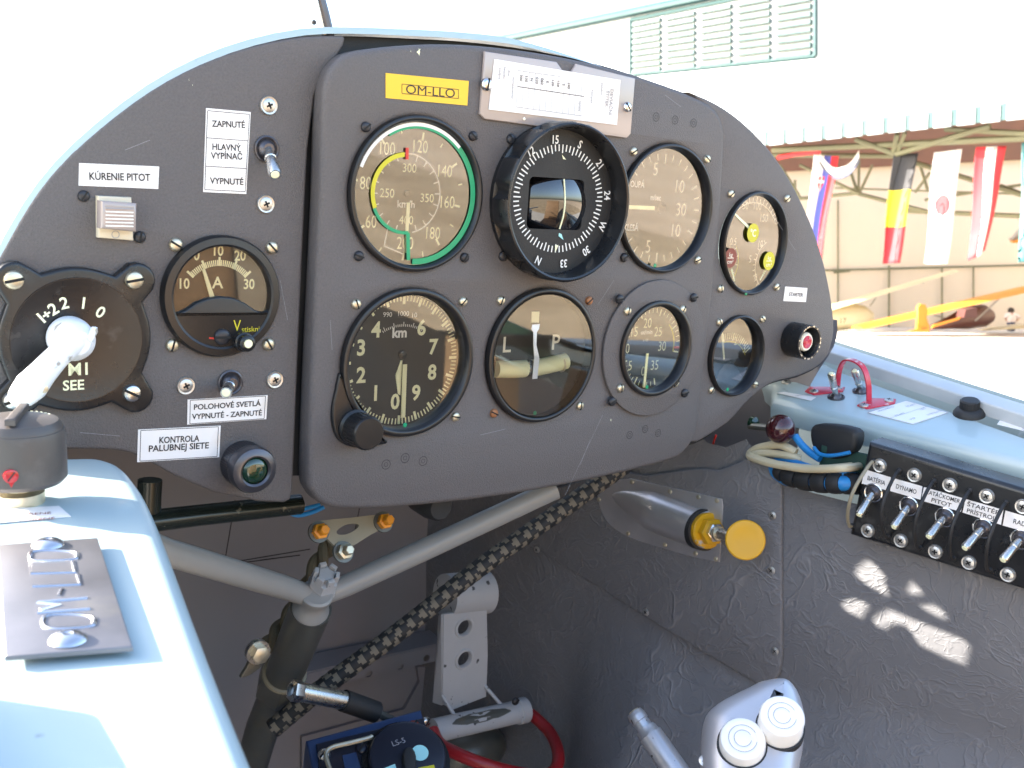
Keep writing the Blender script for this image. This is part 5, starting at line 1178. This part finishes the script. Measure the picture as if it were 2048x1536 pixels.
# ================================================================== NOSE and FOOTWELL
ns = thing('nose_shell', (80, 400, -600), 'aircraft nose skin enclosing the footwell ahead of the panel', 'nose')
b = B(); lowr = [(ring0[-3][0]+2, ring0[-3][1]), (ring0[-1][0]+1, ring0[-1][1]), (352, -140), (352, -240), (335, -420), (250, -590), (80, -640), (-110, -590), (-215, -420), (-238, -240), (-228, -130), (ring0[0][0]-5, ring0[0][1]-8), (ring0[0][0]-6, ring0[0][1]+1), (ring0[2][0]-6, ring0[2][1])]
lowr = [tuple(p[:2]) for p in spline([A(*p, 0) for p in lowr], 4)]
vs = []; fs = []
lk = [(1.0, 15)]+[(c[0], c[1]) for c in cs_[3:]]
for k, y in lk:
    for x, z in lowr: vs.append((80+(x-80)*k, y, -120+(z+120)*k))
m_ = len(lowr)
for j in range(len(lk)-1):
    for i in range(m_-1): fs.append((j*m_+i, j*m_+i+1, (j+1)*m_+i+1, (j+1)*m_+i))
b.add(vs, fs, 'bulkhead'); b.quad([vs[(len(lk)-1)*m_+i] for i in range(m_)], 'bulkhead'); b.build('lower_skin', ns)
b = B(); b.quad([(-300, 20, -600), (420, 20, -600), (450, -900, -680), (-450, -900, -680)], 'bulkhead'); b.build('belly_skin', ns)
YBK = 330.0
fw_ = thing('bulkhead', P(600, 1200, YBK), 'flat grey sheet bulkhead at the front of the footwell', 'bulkhead')
b = B(); q = [(60, 880), (1010, 900), (905, 975), (893, 1100), (868, 1310), (880, 1700), (60, 1700)]
b.prism([P(x, y, YBK) for x, y in q], N0, 2, 'bulkhead'); b.build('sheet', fw_)
b = B()
for p, q in (((470, 1000), (448, 1130)), ((448, 1130), (600, 1110)), ((600, 1110), (520, 1120)), ((720, 1010), (700, 1110))): b.bar(P(*p, YBK-2), P(*q, YBK-2), .9, 'slot', lift=.3)
b.bar(P(430, 1130, YBK-2), P(620, 1098, YBK-2), .9, 'slot', lift=.3); b.build('seam', fw_)
b = B(); b.tube([P(915, 960, YBK-8), P(893, 1100, YBK-8), P(866, 1300, YBK-8)], 4.2, 'bulkhead', 10); b.build('edge_tube', fw_)
p = P(813, 1131, YBK-2); phillips(p, 3.6, fw_, 10, cup=False)
O = thing('cross_rail', P(740, 1320, YBK-20), 'grey flanged rail with three lightening holes low in the footwell', 'rail')
a0, a1, a2, a3 = P(598, 1350, YBK-30), P(886, 1288, YBK-30), P(886, 1318, YBK-30), P(600, 1385, YBK-30)
cu_ = nrm(a1-a0); cv_ = nrm(np.cross(N0, cu_)); loc_ = lambda p: (float((p-a0)@cu_), float((p-a0)@cv_))
b = B(); hl = [circ(loc_(P(x, y, YBK-30)), 3.4, 20) for x, y in ((737, 1347), (800, 1332), (852, 1316))]
b.sheet([[loc_(p) for p in (a0, a1, a2, a3)]]+hl, a0, cu_, cv_, N0, 'bulkhead', 1.6); b.build('web', O)
b = B(); b.prism([a0, a1, a1+A(0, 22, 4), a0+A(0, 22, 4)], V0, 1.4, 'bulkhead'); b.build('top_flange', O)
b = B(); b.prism([P(x, y, YBK-2) for x, y in ((830, 1330), (835, 1360), (805, 1415), (600, 1470), (600, 1700), (900, 1700), (900, 1330))], N0, 4, 'bulkhead'); b.build('lower_sheet', fw_)

# steering column head: two grey tubes meeting at a castle nut
HC = P(632, 1195, 95)
O = thing('tube_frame', HC, 'grey welded tube frame meeting in a V at a castellated nut', 'frame')
b = B(); L0 = P(250, 1068, 60); b.tube([L0, P(330, 1103, 64), P(480, 1148, 80), P(560, 1172, 90), P(632, 1196, 95)], [7.4, 7.4, 7.4, 7.2, 6.6], 'greypaint', 20); b.tube([P(628, 1196, 96), P(690, 1172, 92), P(860, 1094, 76), P(1110, 978, 52)], [6.6, 7, 7.2, 7.0], 'greypaint', 20); b.build('tube', O)
cd_ = nrm(nrm(P(648, 1150, 92)-P(622, 1215, 97))+.75*nrm(CC-HC)); cu2, cv2, cn2 = basis(cd_, (0, 1, 0))
hn = P(644, 1172, 92)
b = B(); b.lathe(P(623, 1214, 96)-cd_*4, [(11.2, -2), (11.8, 0), (11.6, 3), (9.5, 6), (9.2, 14), (10.4, 16), (10.4, 19), (9, 20)], 'greypaint', cu2, cv2, cn2, 30); b.build('collar', O)
b = B(); b.lathe(hn, [(10.2, -2), (10.2, 0), (9.4, 1.5), (9.0, 9), (5.4, 9.6), (5.2, 12.6), (.1, 12.8)], 'palegrey', cu2, cv2, cn2, 6)
for k in range(6):
    a = 2*math.pi*(k+.5)/6; dd = cu2*math.cos(a)+cv2*math.sin(a); b.box(hn+dd*6.6+cn2*8, np.cross(cn2, dd), dd, cn2, 4.4, 2.6, 6.6, 'palegrey', .5)
b.build('castle_nut', O)
O = thing('control_column', P(565, 1340, 112), 'dark olive column below the tube frame with a hexagon clamp', 'column')
cb, ct_ = P(570, 1345, 150), P(622, 1216, 98)
b = B(); b.tube([ct_, cb], 13.2, 'darksteel', 28); b.build('tube', O)
c1 = nrm(cb-ct_); hu, hv, hn2 = basis(-c1, (0, 1, 0)); b = B(); b.lathe(cb+c1*16, [(17, -8), (17.5, 10), (15, 15)], 'darksteel', hu, hv, hn2, 6); b.lathe(cb+c1*2, [(15.4, 0), (15, 2.2), (13.3, 2.4)], 'olive', hu, hv, hn2, 28); b.build('clamp', O)
b = B(); b.tube([cb+c1*14, P(525, 1455, 185), P(495, 1560, 215)], 12, 'darksteel', 24); b.build('lower_tube', O)
O = thing('control_rod', P(690, 1398, 100), 'bright steel control rod with a black rubber sleeve', 'rod')
r0, r1, r2, r3 = P(592, 1382, 100), P(692, 1402, 98), P(752, 1424, 96), P(800, 1448, 96)
rax = nrm(r1-r0); uu, vv, nn = basis(rax); b = B(); b.lathe(r0, [(4.4, -4), (7, -3), (7, 3), (6.2, 4)], 'steel', uu, vv, nn, 6); b.build('nut', O)
b = B(); b.tube([r0, r1], 6.0, 'steel', 20); b.build('rod', O)
b = B(); b.tube([r1-rax*2, r2], 7.2, 'rubber', 18); b.tube([r2, r3], 3, 'darksteel', 10); b.build('sleeve', O)
for lab, pc in (('brass lug bolt left of the control column', (520, 1308)),):
    O = thing('pivot_bolt', P(*pc, 125), lab, 'bolt')
    b = B(); b.lathe(P(*pc, 122), [(6, -4), (6, 3), (4, 4)], 'brass', seg=6); b.lathe(P(*pc, 122), [(8, -6), (8, -2)], 'steel', seg=20); b.build('bolt', O)
    b = B(); b.prism([P(x, y, 130) for x, y in smooth2([(478, 1352), (490, 1332), (505, 1300), (515, 1290), (535, 1296), (530, 1320), (500, 1345)], 2)], N0, 3, 'darksteel', .6); b.build('lug', O)
# braided bungee and twisted rope
def braid(name, label, pts, r, n_turn, cols, seg=18, per=8, cat='cord'):
    c = spline([A(*p) for p in pts], per); b = B(); k = len(c); L = 0; tl = [0]
    for i in range(1, k): L += np.linalg.norm(c[i]-c[i-1]); tl.append(L)
    m = int(L/1.7); cc = [A(*[np.interp(t, tl, [q[d] for q in c]) for d in range(3)]) for t in np.linspace(0, L, m)]
    ref = None; ringv = []; rbr = random.Random(2)
    for i, p in enumerate(cc):
        t = nrm(cc[min(i+1, m-1)]-cc[max(i-1, 0)])
        if ref is None: ref = nrm(np.cross(t, V0))
        ref = nrm(ref-t*(ref@t)); bb_ = np.cross(t, ref)
        ringv.append([p+(r*(1+.035*math.sin(i*1.7+q*2.1)))*(ref*math.cos(2*math.pi*q/seg)+bb_*math.sin(2*math.pi*q/seg)) for q in range(seg)])
    vs = [x for rr_ in ringv for x in rr_]; b.mats = list(cols)
    for i in range(m-1):
        for q in range(seg):
            z = (q+1) % seg; A1 = ((i+2*q) % 12) < 3; A2 = ((i-2*q) % 12) < 3
            A3 = ((i//3) % 2 == 0) ^ ((q//3) % 2 == 0)
            col_ = 1 if (A3 and (i % 3 != 2 or q % 3 == 1)) else 0
            if rbr.random() < .035: col_ = 1-col_
            b.f.append((i*seg+q, i*seg+z, (i+1)*seg+z, (i+1)*seg+q)); b.k.append(col_)
    b.v = [tuple(x) for x in vs]
    return b.build(name, None, cc[0], label, cat, ang=60)
braid('bungee_cord', 'thick braided black and tan cord running diagonally below the panel', [P(1250, 930, 92), P(1100, 1036, 100), P(960, 1135, 110), P(800, 1262, 122), P(650, 1372, 135), P(545, 1458, 145)], 6.6, 0, ('rubber', 'tancord'))
b = B(); c = spline([P(668, 1080, 150), P(640, 1120, 150), P(600, 1200, 152), P(560, 1260, 154), P(530, 1300, 156)], 12)
for ph0 in (0, math.pi):
    q = []
    for i, p in enumerate(c):
        a = i*.42+ph0; t = nrm(c[min(i+1, len(c)-1)]-c[max(0, i-1)]); e = nrm(np.cross(t, N0)); q.append(p+3.2*(e*math.cos(a)+N0*math.sin(a)))
    b.tube(q, 3.6, 'ropebrown', 8)
b.build('rope', None, c[0], 'twisted brown rope behind the control column', 'rope')
# bracket with yellow bolts under the panel
O = thing('panel_bracket', P(690, 1055, 62), 'triangular olive bracket with three yellow bolts under the panel', 'bracket')
bo = P(640, 1075, 62); bn = nrm(A(0, -1, .5)); bu, bv, _ = basis(bn)
def BR(x, y): p = GP(x, y, bn, bn@bo); return (float((p-bo)@bu), float((p-bo)@bv))
out = smo([(632, 1062), (622, 1050), (640, 1042), (700, 1036), (760, 1030), (778, 1040), (772, 1052), (740, 1070), (705, 1092), (690, 1100), (672, 1096), (655, 1080), (632, 1062)], 3)[:-1]
b = B(); b.sheet([[BR(*p) for p in out], [BR(*p) for p in smooth2([(672, 1062), (690, 1050), (712, 1048), (714, 1056), (695, 1068), (676, 1070)], 3)]], bo, bu, bv, bn, 'olive', 2.4); b.build('plate', O)
for x, y in ((637, 1064), (766, 1044), (686, 1104)):
    p = GP(x, y, bn, bn@bo+1.2); b = B(); b.lathe(p, [(6.4, -1), (6.4, 1)], 'darksteel', bu, bv, bn, 20); b.lathe(p, [(4.8, 1), (4.8, 4.5), (3.2, 5), (3.0, 9.5), (2.4, 10)], 'orange' if y < 1080 else 'brass', bu, bv, bn, 6); b.build('bolt', O)
b = B(); b.tube([P(560, 1012, 60), P(590, 1030, 58), P(620, 1026, 56), P(648, 1014, 54)], 1.3, 'cableblue', 8, smooth=5); b.tube([P(570, 1008, 60), P(600, 1018, 58), P(640, 1010, 56)], 1.3, 'cableblue', 8, smooth=5); b.build('wire_loop', None, None, 'thin blue wires looping out below the left panel plate', 'wire')
b = B(); b.tube([P(290, 1046, 40), P(400, 1032, 45), P(600, 1010, 52)], 5.2, 'greenblack', 14); b.tube([P(290, 1036, 46), P(600, 1002, 58)], 4, 'greenblack', 12); b.build('cross_tube', None, P(440, 1028, 45), 'glossy green-black tube running under the left panel plate', 'tube')
b = B(); b.tube([P(300, 960, 44), P(296, 1050, 44)], 6, 'greenblack', 14); b.build('post', None, None, 'short black upright post beside the left sill', 'post')
b = B(); b.lathe(P(868, 1008, 26), [(9, -16), (9.6, -2), (8.4, 6), (7, 8)], 'rubber', seg=24); b.build('grommet', None, None, 'dark round fitting tucked under the centre plate edge', 'fitting')

# rudder pedal
O = thing('rudder_pedal', P(930, 1330, 190), 'pale grey rudder pedal with two flanged holes and worn paint', 'pedal')
YP = 190; po_ = P(886, 1415, YP); pe = [(886, 1228), (972, 1216), (974, 1310), (971, 1392), (905, 1418), (884, 1408)]
lp = lambda x, y: (float((P(x, y, YP)-po_)@U0), float((P(x, y, YP)-po_)@V0))
hs = [(928, 1255), (928, 1318)]
b = B(); b.sheet([[lp(*p) for p in pe]]+[circ(lp(*h), 6.6, 30) for h in hs], po_, U0, V0, N0, 'palegrey', 2); b.build('plate', O)
b = B()
for h in hs: b.lathe(P(*h, YP-1), [(9.4, 0), (8.6, 1.1), (7.4, 1.2), (6.6, 0), (6.5, -3)], 'palegrey', seg=30, close=False)
b.build('hole_flange', O)
b = B(); b.prism([P(880, 1230, YP+8), P(886, 1228, YP), P(886, 1410, YP), P(868, 1404, YP+10)], A(-1, 0, 0), 1.4, 'palegrey'); b.build('side_flange', O)
b = B(); b.tube([P(890, 1192, YP+14), P(940, 1187, YP+14), P(972, 1184, YP+14)], 18, 'palegrey', 28); b.build('hub_drum', O)
b = B(); t0, t1 = P(866, 1462, YP-16), P(1050, 1420, YP-16); b.tube([t0, t1-(t1-t0)*.1, t1-(t1-t0)*.09, t1], [9.6, 9.6, 10.8, 10.8], 'palegrey', 26)
td = nrm(t1-t0); sf = nrm(CC-t0); sf = nrm(sf-td*(sf@td)+V0*.35); sf = nrm(sf-td*(sf@td)); wnn = np.cross(td, sf); o_ = t0*.5+t1*.5+sf*9.62-td*4
vs = []; 
for k in range(26):
    a = 2*math.pi*k/26; vs.append((math.cos(a)*29*(1+.05*math.sin(5*a)), math.sin(a)*4.4*(1+.12*math.sin(9*a))))
def wrapc(x, y): th = y/9.7; return t0*.5+t1*.5-td*4+td*x+(sf*math.cos(th)+wnn*math.sin(th))*9.75
for k in range(26): b.quad([wrapc(0, 0), wrapc(*vs[k]), wrapc(*vs[(k+1) % 26])], 'darksteel')
b.build('foot_bar', O)
b = B(); b.tube([P(884, 1390, YP), P(912, 1436, YP-14)], 1.6, 'palegrey', 8); b.tube([P(968, 1370, YP), P(1004, 1412, YP-14)], 1.6, 'palegrey', 8); b.build('brace', O)
slotted(P(1030, 1402, YP-27), 3.4, 'darkscrew', 20, O); slotted(P(850, 1444, YP-20), 4.4, 'steel', 60, O)
b = B(); b.tube([P(866, 1462, YP-24), P(880, 1488, YP-40), P(920, 1510, YP-62), P(985, 1534, YP-80), P(1060, 1550, YP-86), P(1105, 1545, YP-86), P(1117, 1510, YP-74), P(1100, 1465, YP-45), P(1062, 1428, YP-18)], 5.0, 'hose', 14, smooth=6); b.build('red_hose', None, P(1000, 1540, 150), 'dark red hose looping from the rudder pedal bar', 'hose')
b = B(); b.ball(P(940, 1500, 215), 30, 'darksteel', 20, 12, (1.2, .8, .7)); b.build('pedal_linkage', None, None, 'dark rounded casting half hidden under the pedal bar', 'casting')

# blue control box on the floor
bxn = nrm(nrm(CC-P(750, 1500, 70))*.62+A(0.05, -.1, .72)); bc = P(750, 1490, 70); bu, bv, bn = basis(bxn, (-.05, .4, .9))
BD_ = bn@bc
def BX(x, y, h=0): return GP(x, y, bn, BD_+h)
O = thing('control_box', BX(750, 1500), 'navy blue box with a round LS-5 dial on the cockpit floor', 'box')
b = B(); b.prism([p-bn*50 for p in (BX(612, 1480), BX(842, 1418), BX(905, 1640), BX(660, 1700))], bn, 50, 'navy', 2); b.build('case', O)
b = B(); b.prism([BX(x, y, .2) for x, y in ((632, 1492), (846, 1440), (905, 1640), (660, 1700))], bn, 3, 'navydark', .8); b.build('face_plate', O)
dcn = BX(812, 1526, 3); b = B(); ru1 = 24.5
b.lathe(dcn, [(ru1, 0), (ru1, 8), (ru1-1, 9.4), (ru1-3, 10), (.1, 10)], 'navydark', bu, bv, bn, 56); b.lathe(dcn, [(ru1+3.5, 0), (ru1+3.5, 2), (ru1+.2, 2)], 'bakelite', bu, bv, bn, 56, close=False); b.build('dial', O)
b = B(); sh = 14.0
dI = lambda x, y: BX(x, y, 13.1)
uu = nrm(dI(812, 1477)-dI(784, 1486)); b.text('LS-5', dI(797, 1484), 3.6, 'greyink', uu, np.cross(bn, uu), bn)
b.lathe(dI(840, 1506), [(4.8, 0), (5.4, .3)], 'cyan', bu, bv, bn, 28)
b.prism([dI(x, y) for x, y in ((760, 1540), (790, 1528), (795, 1545), (765, 1556))], bn, .3, 'cyan'); b.prism([dI(x, y) for x, y in ((836, 1536), (868, 1530), (872, 1546), (840, 1552))], bn, .3, 'yellow'); b.build('marking', O)
b = B(); b.prism([dI(x, y) for x, y in smooth2([(806, 1508), (820, 1503), (830, 1520), (828, 1560), (812, 1560), (804, 1530)], 3)], bn, 6, 'rubber', 1.5); b.build('pointer_knob', O)
b = B(); hp = [BX(*p, 9) for p in ((668, 1560), (656, 1528), (652, 1508), (664, 1495), (700, 1486), (738, 1476), (744, 1472))]; b.tube(hp, 1.5, 'brass', 8, smooth=5); b.build('wire_handle', O)
b = B(); b.prism([BX(x, y, 3.2) for x, y in ((684, 1512), (712, 1505), (722, 1540), (692, 1550))], bn, .8, 'navy', .3); b.build('window', O)
slotted(BX(723, 1498, 3.2), 4, 'navydark', 40, O, bu, bv, bn); slotted(BX(827, 1454, 3.2), 4.2, 'rustdial', 40, O, bu, bv, bn); slotted(BX(648, 1510, 3.2), 4, 'steel', 30, O, bu, bv, bn)

# floor level lever and the stick grip (near the camera)
O = thing('lever', P(1310, 1480, 10), 'silver painted lever with a stepped round tip near the floor', 'lever')
l0 = PX(1268, 1424, 190); l1 = PX(1296, 1463, 192); l2 = PX(1308, 1478, 193); l3 = PX(1392, 1600, 200)
ld_ = nrm(l3-l0); b = B(); b.tube([l0, l0+ld_*2.5, l0+ld_*3, l0+ld_*7, l0+ld_*7.5, l0+ld_*13, l0+ld_*13.4, l1+ld_*2, l1+ld_*2.4, l3], [5.2, 6.0, 6.2, 6.2, 5.6, 5.6, 7.2, 7.4, 8.4, 8.8], 'silverpaint', 26); b.build('shaft', O)
uu, vv, nn = basis(-ld_); b = B(); b.lathe(l0, [(5.0, -.5), (3.5, 1), (.1, 1.4)], 'brass', uu, vv, nn, 20); b.build('tip', O)
# stick grip
gc = D0 = CC+ray(1490, 1500)*470
O = thing('stick_grip', gc, 'silver stick grip with two white thumb buttons', 'stick grip')
tocam = nrm(CC-gc); gn = nrm(tocam*.75+A(-.05, -.05, .62)); gu, gv, _ = basis(gn, (-.12, .3, 1)); GD = gn@gc
def SG(x, y, h=0): return GP(x, y, gn, GD+h)
go = smo([(1398, 1560), (1402, 1500), (1412, 1473), (1440, 1450), (1490, 1425), (1515, 1413), (1560, 1408), (1585, 1430), (1598, 1470), (1600, 1500), (1590, 1570), (1560, 1680), (1430, 1680), (1405, 1620), (1398, 1560)], 3)[:-1]
b = B(); b.prism([SG(x, y, -34) for x, y in go], gn, 36, 'silver', 13, 7); b.build('body', O)
for lab, (x, y), r, hgt in (('', (1484, 1490), 10.2, 7), ('', (1560, 1455), 10.0, 12)):
    p = SG(x, y, 1.6); b = B(); b.lathe(p, [(r+1.0, -4), (r+1.0, .6), (r+.3, .8)], 'rubber', gu, gv, gn, 36, close=False); b.build('button_gasket', O)
    b = B(); b.lathe(p, [(r, -3), (r, hgt-1.6), (r-.6, hgt-.5), (r-1.8, hgt), (r*.66, hgt), (r*.62, hgt-.25), (r*.58, hgt), (r*.42, hgt), (r*.38, hgt-.25), (r*.34, hgt), (.1, hgt)], 'buttonwhite', gu, gv, gn, 48)
    for q in (.36, .6): b.arc(p+gn*hgt, r*q, r*q+.25, 10, 330, 'greyink', gu, gv, gn, 40, .05)
    b.build('thumb_button', O)
phillips(SG(1410, 1522, -8), 3, O, 20, gu, gv, gn, cup=False)
# loose white label seen behind the grip
b = B(); b.prism([WL(x, y, 14) for x, y in ((1372, 1468), (1402, 1478), (1400, 1540), (1374, 1530))], -WN, .5, 'label'); b.build('placard', None, None, 'blank white tag on the wall behind the stick grip', 'placard')
# seat behind the camera, mirrored in the lower gauges
O = thing('pilot_seat', A(90, -980, -560), 'brown leather pilot seat at the rear of the cockpit', 'seat')
b = B(); b.prism([A(-150, -1010, -520), A(330, -1010, -520), A(330, -1180, 60), A(-150, -1180, 60)], nrm(A(0, 1, .29)), 90, 'leatherbrown', 30); b.build('backrest', O)
b = B(); b.prism([A(-140, -560, -560), A(320, -560, -560), A(320, -990, -590), A(-140, -990, -590)], V0, 90, 'leatherbrown', 30); b.build('cushion', O)
